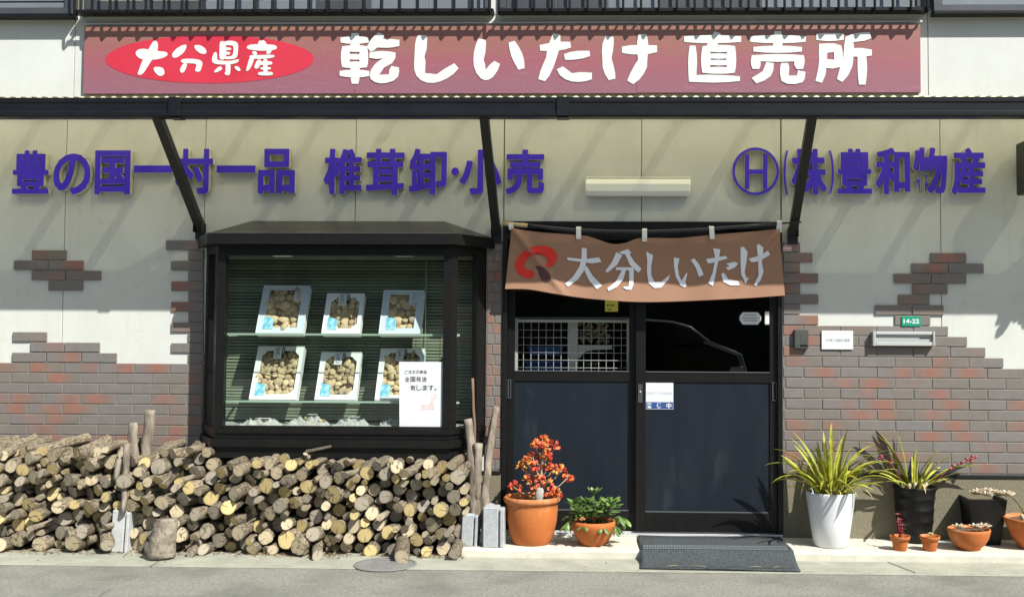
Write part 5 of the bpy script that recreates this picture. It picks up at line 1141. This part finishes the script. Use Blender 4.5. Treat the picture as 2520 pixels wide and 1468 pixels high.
# stump
p0 = at(400, 1366, -.60); p1 = at(409, 1274, -.56)
stp = stake([(396, 1370, -.60), (402, 1330, -.59), (407, 1300, -.58), (409, 1275, -.57)], (.082, .063), 'upright stump with rough bark standing in front of the pile', mat('stump_bark', (.15, .125, .095), .92, (.29, .25, .19), 26, .34, .66, bump=1, bscale=45, detail=6), .16, CUTG)
stp['category'] = 'stump'; stp.name = 'stump'; del stp['group']
kb = at(368, 1348, -.62); o = bpy.data.objects.new('knob', sh_me[2].copy()); o.data.materials.clear(); o.data.materials.append(MATS['stump_bark']); COL.objects.link(o); o.location = kb; o.scale = (.035, .04, .045); par(o, stp)
def blockpiece(v0, v1, u0, u1, y, dep, label, zb, m=BLOCK, lean=0, notch=True):
    a = at(v0, u1, y); b = at(v1, u0, y); hw = (b.x-a.x)/2; h = b.z-zb; t = thing('concrete_block', label, 'block', ((a.x+b.x)/2, y, zb), 'concrete blocks beside the log pile'); t.rotation_euler = (0, lean, 0)
    o = boxes('face_shell', [(-hw, hw*.45, 0, dep, 0, h), (hw*.62, hw, .0, dep, 0, h*.96)] if notch else [(-hw, hw, 0, dep, 0, h)], m, None, .004); o.parent = t
    if notch: o = boxes('web', [(hw*.45, hw*.62, .02, dep-.01, .01, h-.01)], m, None, .002); o.parent = t
blockpiece(1134, 1174, 1266, 1347, -.40, .14, 'pale concrete block right of the pile, next to the logs', .001, lean=.04)
blockpiece(1178, 1197, 1243, 1346, -.36, .12, 'thin concrete slab leaning between two concrete blocks', .001, lean=.16, notch=False)
blockpiece(1188, 1240, 1249, 1352, -.44, .13, 'pale concrete block left of the big terracotta pot', .001, lean=.0)
blockpiece(270, 314, 1256, 1348, -.45, .16, 'white concrete block standing among the logs of the left pile', ZG, mat('whitish_block', (.50, .51, .50), .9, (.38, .39, .38), 9, bump=.3, bscale=70), lean=.05)
# litter under the logs
vv, ff = [], []
for i in range(900):
    x = rnd.uniform(-4.1, -.9); y = -.43+rnd.gauss(-.02, .05); a = rnd.uniform(0, 6.28); l = rnd.uniform(.006, .016); w_ = l*rnd.uniform(.25, .6); z = ZG+.002+rnd.random()*.006; n = len(vv); c, s = math.cos(a), math.sin(a)
    for dx, dy, dz in ((-l, 0, 0), (0, -w_, rnd.uniform(0, .004)), (l, 0, .002), (0, w_, rnd.uniform(0, .005))): vv.append((x+dx*c-dy*s, y+dx*s+dy*c, z+dz))
    ff.append((n, n+1, n+2, n+3))
tag(mk('leaf_litter', vv, ff, LITTER), 'brown bark crumbs and leaf litter along the foot of the pile', 'litter', kind='stuff')
# ================================================================ door mat
m0 = gnd(1573, 1324); m1 = gnd(1923, 1322); mf0 = gnd(1573, 1398, ZG); mf1 = gnd(1962, 1406, ZG)
dm = thing('door_mat', 'dark grey rubber mat bending over the ledge edge before the door', 'mat', ((m0.x+m1.x)/2, -.4, 0))
prf = [(-.048, .004), (-.2, .005), (-.36, .005), (-.44, .006), (-.485, .003), (-.53, -.018), (-.58, -.036), (-.64, -.044), (-.70, -.045), (-.755, -.045)]
def mz(x, y): return .004*noise.noise(Vector((x*4, y*5, 0)))+(.006*noise.noise(Vector((x*2.5, 7, 0))) if y < -.48 else 0)
nxm = 40; vv, ff = [], []
XM0, XM1 = .150, 1.066
for (y, z) in prf:
    for i in range(nxm+1):
        x = XM0+(XM1-XM0)*i/nxm+.006*math.sin(y*9); vv.append((x, y-(.03*(i/nxm) if y < -.7 else 0), z+.008+mz(x, y)))
np2 = len(prf)
for j in range(np2-1):
    for i in range(nxm): k = j*(nxm+1)+i; ff.append((k, k+nxm+1, k+nxm+2, k+1))
o = mk('sheet', vv, ff, MATT, dm, True); sd = o.modifiers.new('s', 'SOLIDIFY'); sd.thickness = .008; sd.offset = -1
vv, ff = [], []
def ridge(x0, y0, x1, y1, w_):
    def zz(x, y):
        for (a, za), (b, zb) in zip(prf, prf[1:]):
            if b <= y <= a: return za+(zb-za)*(y-a)/(b-a)+.008+mz(x, y)
        return prf[-1][1]+.008
    d = Vector((x1-x0, y1-y0)).normalized(); nn = Vector((-d.y, d.x))*w_; n = len(vv)
    for (x, y) in ((x0, y0), (x1, y1)):
        z = zz(x, y); vv.append((x-nn.x, y-nn.y, z)); vv.append((x, y, z+.006)); vv.append((x+nn.x, y+nn.y, z))
    ff.extend([(n, n+3, n+4, n+1), (n+1, n+4, n+5, n+2)])
x = XM0+.02
while x < XM1-.03:
    for yb in (-.36, -.40, -.44): ridge(x, yb, x+.014, yb-.02, .0035); ridge(x+.014, yb-.02, x, yb-.04, .0035)
    ridge(x+.004, -.735, x+.004, -.752, .005); x += .0165
tag(mk('tread', vv, ff, mat('rubber_tread', (.12, .14, .145), .7), dm), kind='stuff')
bv, bf = [], []
for i in range(nxm+1):
    x = XM0+.014+(XM1-XM0-.028)*i/nxm
    for y_, z_ in ((-.350, .005), (-.40, .0055), (-.44, .006), (-.484, .0032)): bv.append((x, y_, z_+.0092+mz(x, y_)))
for i in range(nxm):
    for k in range(3): a_ = i*4+k; bf.append((a_, a_+1, a_+5, a_+4))
mk('gap_shade_band', bv, bf, mat('dark_gap_shade', (.012, .014, .016), .9), dm)  # flat dark strip: shade of the gaps between the ridges, painted as colour
# ================================================================ pots and plants
def potpos(v, u, rb): p = gnd(v, u, 0); return Vector((p.x, p.y+rb, 0))
def disc(name, c, r, m, parent, bumpy=.008):
    bm = bmesh.new(); bmesh.ops.create_circle(bm, cap_ends=True, segments=28, radius=r); bmesh.ops.triangulate(bm, faces=bm.faces[:]); bmesh.ops.subdivide_edges(bm, edges=bm.edges[:], cuts=3, use_grid_fill=True)
    for v in bm.verts: v.co.z += bumpy*noise.noise(v.co*40)
    bmesh.ops.translate(bm, vec=c, verts=bm.verts); return frombm(name, bm, m, parent, True)
def leafobj(me, M, parent):
    o = bpy.data.objects.new('leaf', me); COL.objects.link(o); o.matrix_basis = M; return par(o, parent)
def ovalleaf(name, ln, wd, th, m, cup=.0):
    bm = bmesh.new(); bmesh.ops.create_icosphere(bm, subdivisions=2, radius=1)
    for v in bm.verts:
        t = (v.co.x+1)/2; v.co = Vector((t*ln, v.co.y*wd*(.65+.5*t)*(1 if t < .97 else .8), v.co.z*th+cup*(t*t)*ln+cup*abs(v.co.y)*wd))
    me = bpy.data.meshes.new(name); bm.to_mesh(me); bm.free(); me.materials.append(m); me.polygons.foreach_set('use_smooth', [True]*len(me.polygons)); return me
# --- red succulent in the big terracotta pot
c = potpos(1305, 1344, .118)
t = thing('potted_plant', 'red-leaved succulent bush in a big terracotta pot', 'potted plant', tuple(c))
lathe('pot', [(0, .002), (.112, 0), (.120, .006), (.142, .07), (.158, .15), (.162, .225), (.160, .252), (.172, .256), (.178, .268), (.177, .284), (.168, .292), (.156, .288), (.150, .26), (.146, .24)], TERRA, t, tuple(c), 56)
disc('soil', Vector((c.x, c.y, .255)), .15, SOIL, t)
JL = [ovalleaf('leaf', .025, .0125, .0020, JADE, .25+.1*k) for k in range(3)]
jw = mat('grey_succulent_stem', (.26, .22, .17), .9, (.34, .30, .24), 20, bump=.4)
def jp(v, u, dy=0): return at(v, u, c.y+dy)
root = Vector((jp(1326, 1240).x, c.y, .25))
tube('trunk', [root, jp(1330, 1205, .0), jp(1332, 1170, .01), jp(1335, 1130, .0), jp(1338, 1095, 0)], [.020, .017, .012, .008, .005], jw, t, 10, .15)
rk_ = at(1327, 1215, c.y-.05); o = bpy.data.objects.new('stone', sh_me[1].copy()); o.data.materials.clear(); o.data.materials.append(mat('grey_stone', (.42, .40, .37), .9, (.3, .29, .27), 12)); COL.objects.link(o); o.scale = (.030, .03, .062); o.location = rk_; par(o, t)
CL = [(1336, 1080, 0, 16), (1352, 1092, .02, 14), (1318, 1095, -.02, 14), (1340, 1104, -.04, 15), (1368, 1098, -.02, 9), (1330, 1122, .03, 13), (1347, 1125, -.05, 13), (1310, 1122, 0, 6), (1296, 1134, -.02, 13), (1284, 1147, .02, 11), (1318, 1148, -.04, 14), (1348, 1148, .02, 13), (1363, 1152, -.03, 11), (1382, 1158, 0, 12), (1397, 1175, -.02, 13), (1306, 1170, .02, 12), (1330, 1178, -.05, 12), (1346, 1186, -.05, 12), (1298, 1182, -.03, 8), (1263, 1196, -.02, 7), (1275, 1198, 0, 8), (1356, 1208, -.06, 11), (1372, 1214, -.05, 10), (1312, 1195, -.06, 8)]
for (v, u, dy, n) in CL:
    q = jp(v, u, dy); mid = Vector((root.x+(q.x-root.x)*.35, c.y+dy*.4, max(.27, q.z-.06-abs(q.x-root.x)*.3)))
    tube('branch', [jp(1331, min(1228, max(1095, u+25)), 0), mid.lerp(q, .5), q], [.006, .0045, .003], jw, t, 6)
    for i in range(n+1):
        d = Vector((rnd.gauss(0, 1), rnd.gauss(0, 1), rnd.gauss(.25, .8))).normalized(); s = rnd.uniform(.75, 1.2)
        pp = q+d*rnd.uniform(.004, .02); M = Matrix.Translation(pp) @ d.to_track_quat('X', 'Z').to_matrix().to_4x4() @ Matrix.Rotation(rnd.uniform(0, 6.28), 4, 'X') @ Matrix.Scale(s, 4)
        leafobj(JL[i % 3], M @ Matrix.Scale(1.1, 4), t)
# --- green plant in the terracotta bowl
c = potpos(1460, 1345, .078)
t = thing('potted_plant', 'green-leaved plant spilling over a low terracotta bowl by the door', 'potted plant', tuple(c))
lathe('bowl', [(0, .002), (.070, 0), (.078, .004), (.100, .035), (.125, .078), (.140, .112), (.143, .132), (.138, .146), (.130, .150), (.122, .144), (.118, .12)], TERRA, t, tuple(c), 48)
disc('soil', Vector((c.x, c.y, .13)), .122, SOIL, t)
GRN = random.Random(4)
GL = [ovalleaf('leaf', .080, .0165, .0012, GRNLEAF, cp) for cp in (-.25, -.05, .15)]
for (dx, dy, z, n, dr) in ((-.14, .0, .19, 9, -.5), (-.155, -.07, .15, 9, -.9), (-.09, -.05, .20, 8, .1), (-.10, .06, .24, 8, .1), (-.03, .0, .25, 9, .7), (-.02, -.07, .19, 8, .2), (0, .05, .30, 9, .9), (.03, -.03, .23, 8, .4), (.06, .04, .24, 9, .5), (.09, -.05, .20, 8, .0), (.115, .03, .23, 9, .0), (.16, -.03, .18, 10, -.6), (.19, .02, .16, 9, -.9), (.14, -.09, .13, 8, -1.0), (-.05, -.1, .15, 8, -.6), (.05, -.11, .14, 8, -.7))+tuple((GRN.uniform(-.13, .13), GRN.uniform(-.1, .08), GRN.uniform(.19, .26), 8, GRN.uniform(.1, .8)) for _ in range(12)):
    q = c+Vector((dx, dy, z)); tube('stem', [c+Vector((dx*.25, dy*.25, .13)), c+Vector((dx*.7, dy*.7, z*.9)), q], [.003, .0025, .002], GRNLEAF, t, 6)
    for i in range(n):
        a = 6.283*i/n+rnd.uniform(-.3, .3); d = Vector((math.cos(a), math.sin(a), dr+rnd.uniform(-.3, .3)))+Vector((dx*3, 0, 0)); d.normalize()
        leafobj(GL[0 if dr < 0 else rnd.randrange(3)], Matrix.Translation(q) @ d.to_track_quat('X', 'Z').to_matrix().to_4x4() @ Matrix.Rotation(rnd.uniform(-.5, .5), 4, 'X') @ Matrix.Scale(rnd.uniform(.6, 1.0), 4), t)
# --- strap-leaved orchids
def strap(a0, a1, wd, m, n=10):
    vv, ff = [], []; p = Vector((0, 0, 0)); L = 1/n
    for i in range(n+1):
        f = i/n; a = a0+(a1-a0)*f**1.1; w_ = wd*min(1, (f*6+.35))*(1-f**3.5)**.7+.001; up = Vector((-math.sin(a), 0, math.cos(a)))
        vv += [p+Vector((0, -w_, 0))+up*w_*.45, p, p+Vector((0, w_, 0))+up*w_*.45]
        p = p+Vector((math.cos(a), 0, math.sin(a)))*L
        if i: k = 3*i; ff += [(k-3, k, k+1, k-2), (k-2, k+1, k+2, k-1)]
    me = bpy.data.meshes.new('leaf'); me.from_pydata(vv, [], ff); me.materials.append(m); me.polygons.foreach_set('use_smooth', [True]*len(me.polygons)); return me
SV = [strap(math.radians(a), math.radians(b), .0315, YELLEAF) for a, b in ((88, 70), (80, 35), (74, 5), (67, -25), (58, -42), (50, -18), (42, 8))]
SD = [strap(math.radians(a), math.radians(b), .022, DRYLEAF) for a, b in ((70, -50), (60, -70))]
def orchid(t, c, z, rim, specs, nrand, lmax, seed, dry=3):
    nrand = int(nrand*1.2)
    R_ = random.Random(seed)
    def put(az_, var, ln, rr, roll=0, me=None):
        b = c+Vector((math.cos(az_)*rr, math.sin(az_)*rr, z)); M = Matrix.Translation(b) @ Matrix.Rotation(az_, 4, 'Z') @ Matrix.Rotation(roll, 4, 'X') @ Matrix.Diagonal((ln, max(ln, .25)*1.0, ln, 1)); leafobj(me or SV[var], M, t)
    for s in specs: put(math.radians(s[0]), s[1], s[2], s[3] if len(s) > 3 else rim*.4)
    for i in range(nrand): put(R_.uniform(0, 6.283), R_.choices(range(7), (5, 7, 5, 4, 3, 2, 1))[0], R_.uniform(.55, 1.12)*lmax, R_.uniform(.1, .75)*rim, R_.uniform(-.8, .8))
    for i in range(dry): put(R_.uniform(3.3, 6.1), 0, lmax*.7, rim*.6, 0, SD[i % 2])
    BULB = ovalleaf('bulb', .075, .016, .016, mat('pale_pseudobulb', (.50, .46, .32), .7, (.30, .26, .13), 30))
    for i in range(6):
        a = R_.uniform(0, 6.28); d = Vector((R_.gauss(0, .25), R_.gauss(0, .25), 1)); o = bpy.data.objects.new('bulb', BULB); COL.objects.link(o); o.matrix_basis = Matrix.Translation(c+Vector((math.cos(a)*rim*.4, math.sin(a)*rim*.4, z-.015))) @ d.to_track_quat('X', 'Z').to_matrix().to_4x4(); par(o, t)
c = potpos(2053, 1350, .105)
t = thing('potted_plant', 'yellow-green strap-leaved orchid in a tall white pot', 'potted plant', tuple(c))
lathe('pot', [(0, .002), (.098, 0), (.106, .006), (.128, .15), (.151, .315), (.154, .330), (.151, .336), (.146, .330), (.141, .30)], WPOT, t, tuple(c), 56)
disc('soil', Vector((c.x, c.y, .305)), .143, SOIL, t)
orchid(t, c, .30, .14, ((20, 0, .44), (60, 1, .42), (75, 0, .46, .03), (100, 0, .40), (140, 1, .45), (175, 2, .44), (185, 3, .46), (200, 4, .42), (215, 3, .40), (0, 3, .48), (-10, 2, .45), (-20, 4, .42), (30, 2, .46), (-60, 6, .36), (250, 4, .38), (-75, 4, .30), (160, 1, .42), (10, 4, .46)), 56, .365, 5)
c = potpos(2262, 1338, .095)
t = thing('potted_plant', 'strap-leaved orchid with maroon buds in a black ridged pot', 'potted plant', tuple(c))
lathe('pot', [(0, .002), (.090, 0), (.096, .006), (.104, .06), (.107, .065), (.103, .075), (.112, .13), (.116, .135), (.111, .145), (.119, .20), (.123, .206), (.118, .216), (.124, .27), (.128, .276), (.123, .286), (.130, .325), (.137, .340), (.135, .349), (.126, .345), (.120, .31)], BPOT, t, tuple(c), 56, True, lambda a, z: 1+.02*math.sin(a*7+z*30))
disc('soil', Vector((c.x, c.y, .325)), .121, SOIL, t)
orchid(t, c, .32, .12, ((150, 0, .36), (165, 1, .42), (172, 2, .46), (180, 3, .48), (190, 1, .40), (205, 5, .36), (0, 2, .34), (8, 6, .42), (-5, 5, .44), (85, 0, .24), (70, 0, .26), (20, 1, .30), (-25, 6, .30), (160, 1, .46)), 16, .32, 8, 2)
bud = ovalleaf('bud', .032, .010, .009, MAROON)
for base, pts in (((.05, .0), ((2330, 1160), (2345, 1150), (2362, 1140), (2385, 1132), (2398, 1128))), ((-.05, .0), ((2200, 1150), (2188, 1135), (2172, 1128), (2162, 1124)))):
    P3 = [c+Vector((base[0], base[1], .32))]+[at(v, u, c.y-.02) for v, u in pts]; tube('flower_stem', P3, .003, MAROON, t, 6)
    for q in P3[2:]:
        for i in range(3):
            d = Vector((rnd.gauss(.2 if base[0] > 0 else -.2, .8), rnd.gauss(0, .6), rnd.gauss(.3, .5))); o = bpy.data.objects.new('bud', bud); COL.objects.link(o); o.matrix_basis = Matrix.Translation(q) @ d.to_track_quat('X', 'Z').to_matrix().to_4x4(); par(o, t)
# --- small pots
def rosette(t, q, m, n, ln, up=.5):
    me = RS.setdefault((m.name, round(ln, 3)), ovalleaf('leaf', ln, ln*.22, ln*.09, m, .2))
    for i in range(n):
        a = i*2.4; el = up*(i/n)*1.6+.1; d = Vector((math.cos(a), math.sin(a), math.tan(min(1.3, el)))); leafobj(me, Matrix.Translation(q) @ d.to_track_quat('X', 'Z').to_matrix().to_4x4() @ Matrix.Scale(1-.4*i/n, 4), t)
RS = {}
SP = [(0, .001), (.036, 0), (.039, .003), (.050, .062), (.0505, .064), (.058, .065), (.061, .085), (.060, .088), (.055, .087), (.052, .07)]
for v, lab in ((2219, 'small terracotta pot with a dark red succulent'), (2293, 'small terracotta pot with a tiny pale yellow rosette')):
    c = potpos(v, 1356, .038); t = thing('potted_plant', lab, 'potted plant', tuple(c)); lathe('pot', SP, TERRA, t, tuple(c), 36); disc('soil', Vector((c.x, c.y, .072)), .053, SOIL, t, .006)
    if v == 2219:
        for k, (dx, h) in enumerate(((0, .13), (.015, .09), (-.012, .17))):
            q = c+Vector((dx, 0, .072+h*.75)); tube('stem', [c+Vector((dx*.3, 0, .07)), q], .003, DKRED, t, 6)
            for j in range(3): rosette(t, c+Vector((dx*(.5+.25*j), rnd.uniform(-.008, .008), .075+h*(.3+.3*j)*.9)), DKRED, 7, .022)
    else: rosette(t, c+Vector((.005, 0, .095)), mat('pale_yellow_leaf', (.5, .48, .2), .6), 12, .022); tube('stem', [c+Vector((0, 0, .07)), c+Vector((.005, 0, .096))], .003, GRNLEAF, t, 6)
c = potpos(2394, 1356, .070)
t = thing('potted_plant', 'low round terracotta bowl with three pale succulent rosettes', 'potted plant', tuple(c))
lathe('bowl', [(0, .002), (.064, 0), (.068, .004), (.070, .012), (.095, .035), (.116, .07), (.125, .105), (.128, .118), (.126, .126), (.119, .127), (.113, .11)], TERRA, t, tuple(c), 48); disc('soil', Vector((c.x, c.y, .108)), .116, SOIL, t)
for dx, dy in ((-.075, -.05), (.03, -.04), (.085, -.02)): rosette(t, c+Vector((dx, dy, .135)), SUCC, 11, .052)
c = gnd(2428, 1340, 0)+Vector((0, .08, 0))
t = thing('potted_plant', 'black square planter with a row of pale succulents', 'potted plant', (c.x, c.y, 0))
vv = []
for (h, s) in ((0, .085), (.285, .118), (.285, .106), (.25, .104)): vv += [(c.x+sx*s, c.y+sy*s, h) for sx, sy in ((-1, -1), (1, -1), (1, 1), (-1, 1))]
mk('pot', vv, [(3, 2, 1, 0)]+[(4*l+i, 4*l+(i+1) % 4, 4*l+4+(i+1) % 4, 4*l+4+i) for l in range(3) for i in range(4)], BPOT, t)
box('soil', c.x-.104, c.x+.104, c.y-.104, c.y+.104, .2, .262, SOIL, t, 0)
for i in range(9): rosette(t, c+Vector((-.045+.024*i, rnd.uniform(-.10, -.02), .29+rnd.random()*.03)), SUCC, 11, .055)
c = potpos(2555, 1354, .085)
t = thing('potted_plant', 'terracotta bowl of bare soil cut off by the right edge', 'potted plant', tuple(c))
lathe('bowl', [(0, .002), (.078, 0), (.085, .005), (.125, .07), (.158, .14), (.172, .175), (.172, .186), (.163, .188), (.155, .165)], TERRA, t, tuple(c), 48); disc('soil', Vector((c.x, c.y, .165)), .158, SOIL, t)
orchid(t, c, .16, .1, ((178, 2, .30), (40, 2, .25)), 0, .3, 11, 0)
# ================================================================ across the street, seen only in the glass
def hedge():  # unseen dark backdrop, added so the panes mirror it instead of bright sky
    vv, ff = [], []; nx, nz2 = 90, 14
    for j in range(nz2+1):
        for i in range(nx+1):
            x = -45+i; z = j*.5; vv.append((x, -26+1.6*noise.noise(Vector((x*.5, z*.8, 0)))+.8*noise.noise(Vector((x*1.7, z*2, 4))), ZG+z+(1.5*noise.noise(Vector((x*.4, 9, 0))) if j == nz2 else 0)))
    for j in range(nz2):
        for i in range(nx): k = j*(nx+1)+i; ff.append((k, k+nx+1, k+nx+2, k+1))
    return tag(mk('hedge', vv, ff, mat('dark_hedge_leaves', (.02, .03, .012), .8, (.045, .06, .025), 3)), 'tall dark hedge added across the street to darken the door glass reflections', 'hedge', kind='stuff')
hedge()
def car():
    CP = mat('black_car_paint', (.008, .008, .009), .12, spec=.6); CG = mat('dark_car_glass', (.01, .012, .012), .05, spec=.6); TY = mat('tyre_rubber', (.02, .02, .02), .8)
    y0, y1 = -9.0, -7.55; xo = 1.75
    t = thing('parked_car', 'black car parked behind the viewer, mirrored in the right door pane', 'car', (xo-2.1, (y0+y1)/2, ZG))
    lower = [(xo, .30), (xo+.03, .55), (xo, .82), (xo-.06, 1.03), (xo-.5, 1.20), (xo-2.0, 1.12), (xo-3.9, 1.0), (xo-4.15, .85), (xo-4.2, .4), (xo-4.1, .25), (xo-.1, .22)]
    upper = [(xo-.48, 1.15), (xo-.74, 1.39), (xo-.98, 1.455), (xo-1.6, 1.50), (xo-3.2, 1.50), (xo-3.75, 1.25), (xo-4.0, 1.0)]
    def loft(name, pl, sh, m, parent):
        n = len(pl); vv = []; 
        for s, d in ((0, 0), (sh, .0), (1-sh, 0), (1, 0)):
            k = 1 if s in (sh, 1-sh) else .965
            cxx = sum(a for a, b in pl)/n; czz = sum(b for a, b in pl)/n
            vv += [(cxx+(a-cxx)*k, y0+(y1-y0)*s, ZG+czz+(b-czz)*k) for a, b in pl]
        ff = [(j*n+k, j*n+(k+1) % n, (j+1)*n+(k+1) % n, (j+1)*n+k) for j in range(3) for k in range(n)]+[tuple(range(n)), tuple(reversed(range(3*n, 4*n)))]
        bm = bmesh.new(); me = bpy.data.meshes.new('t'); me.from_pydata(vv, [], ff); bm.from_mesh(me); bmesh.ops.recalc_face_normals(bm, faces=bm.faces[:]); return frombm(name, bm, m, parent)
    bd = loft('body', lower, .06, CP, t); cb = loft('cabin', upper, .14, CP, t)
    for side, yy in ((1, y1-.012), (-1, y0+.012)):
        loops('side_window', [[(xo-.75, ZG+1.16), (xo-.9, ZG+1.38), (xo-1.7, ZG+1.43), (xo-1.7, ZG+1.12)]], yy, .004, CG, cb); loops('side_window', [[(xo-1.78, ZG+1.12), (xo-1.78, ZG+1.43), (xo-3.2, ZG+1.42), (xo-3.6, ZG+1.14)]], yy, .004, CG, cb)
        for xw in (xo-.85, xo-3.4):
            o = lathe('wheel', [(0, -.09), (.2, -.09), (.3, -.085), (.315, -.05), (.315, .05), (.3, .085), (.2, .09), (0, .09)], TY, t, (0, 0, 0), 28); o.rotation_euler = (math.pi/2, 0, 0); o.matrix_parent_inverse = wm(t).inverted(); o.location = (xw, yy-side*.05, ZG+.315)
            r_ = lathe('rim', [(0, -.1), (.05, -.1), (.2, -.085)], ALU, o, (0, 0, 0), 20); r_.matrix_parent_inverse = Matrix()
        box('door_mirror', xo-.85, xo-.72, yy-.02 if side > 0 else yy-.14, yy+.14 if side > 0 else yy+.02, ZG+1.17, ZG+1.27, CP, bd, .02, 2)
        box('headlight', xo-.22, xo+.01, yy-.03 if side > 0 else yy-.09, yy+.02 if side > 0 else yy+.03, ZG+.74, ZG+.88, ALU, bd, .02, 2)
        tube('window_trim', [(xo-.5, yy+side*.012, ZG+1.215), (xo-.74, yy+side*.004, ZG+1.395), (xo-.98, yy+side*.0, ZG+1.465), (xo-1.6, yy, ZG+1.51), (xo-3.2, yy, ZG+1.51)], .016, ALU, cb, 8)
        tube('belt_trim', [(xo-.0, yy+side*.012, ZG+.84), (xo-.06, yy+side*.014, ZG+1.035), (xo-.5, yy+side*.014, ZG+1.21)], .012, ALU, bd, 8)
        box('door_handle', xo-2.15, xo-1.98, yy, yy+.03, ZG+.88, ZG+.91, ALU, bd, .005)
car()

# plant hanging just outside the right edge, known from its shadow on the wall
hp = Vector((3.16, -.50, 2.38))
t = thing('hanging_plant', 'leafy plant hanging just outside the right edge, seen by its shadow', 'plant', tuple(hp))
lathe('pot', [(0, 0), (.06, 0), (.085, .11), (.09, .115), (.08, .115), (.075, .02)], BPOT, t, tuple(hp), 24)
tube('hook', [hp+Vector((0, 0, .1)), Vector((hp.x, hp.y, 2.70))], .003, BLACKP, t, 6)
HL = ovalleaf('leaf', .10, .03, .002, GRNLEAF, -.2)
for i in range(70):
    a = rnd.uniform(0, 6.28); d = Vector((math.cos(a), math.sin(a), rnd.uniform(-1.2, .5))).normalized(); leafobj(HL, Matrix.Translation(hp+Vector((math.cos(a)*.07+rnd.gauss(0, .03), math.sin(a)*.07, .1+rnd.uniform(-.22, .05)))) @ d.to_track_quat('X', 'Z').to_matrix().to_4x4() @ Matrix.Scale(rnd.uniform(.7, 1.2), 4), t)

# grit and scraps on the pavement and road
def grit():
    vv, ff = [], []
    for i in range(900):
        x = rnd.uniform(-4.2, 3.0); y = rnd.uniform(-1.6, -.46) if rnd.random() < .5 else rnd.gauss(YS+.02, .05); z = ZG+.001 if y > YS else ZG-.003; s = rnd.uniform(.0015, .0045)*(2 if rnd.random() < .04 else 1); n = len(vv); a = rnd.uniform(0, 6.28)
        for k in range(3): vv.append((x+s*math.cos(a+k*2.1)*rnd.uniform(.6, 1.3), y+s*math.sin(a+k*2.1)*rnd.uniform(.6, 1.3), z))
        vv.append((x, y, z+s*rnd.uniform(.4, .9))); ff += [(n, n+1, n+3), (n+1, n+2, n+3), (n+2, n, n+3)]
    return tag(mk('grit', vv, ff, mat('grit_stones', (.09, .085, .065), .95, (.22, .2, .16), 3)), 'scattered grit and bark crumbs on pavement and road', 'grit', kind='stuff')
grit()
for (v, u, ln, a) in ((1640, 1393, .07, .3), (1700, 1391, .09, -.25), (1840, 1395, .08, .1), (1905, 1397, .06, .8)):
    q = gnd(v, u, -.03); q = Vector((q.x, q.y, -.028 if q.y < -.6 else -.01)); tag(tube('straw', [q, q+Vector((ln*.5*math.cos(a), ln*.5*math.sin(a), .004)), q+Vector((ln*math.cos(a), ln*math.sin(a)*1.3, 0))], .0010, BAMBOO, None, 5), 'thin dry straw lying on the front of the door mat', 'straw', 'bits of straw on the door mat')

# dirt gathered along the joint between pavement and road
vv, ff = [], []
for i in range(221):
    x = -4.4+i*.035; a = .004+.006*abs(noise.noise(Vector((x*2.3, 0, 0))))+.004*noise.noise(Vector((x*11, 4, 0))); vv += [(x, YS-.007-max(.001, a), ZG-.0025), (x, YS-.004, ZG-.0015)]
    if i: ff.append((2*i-2, 2*i, 2*i+1, 2*i-1))
tag(mk('joint_dirt', vv, ff, CRK), kind='structure')
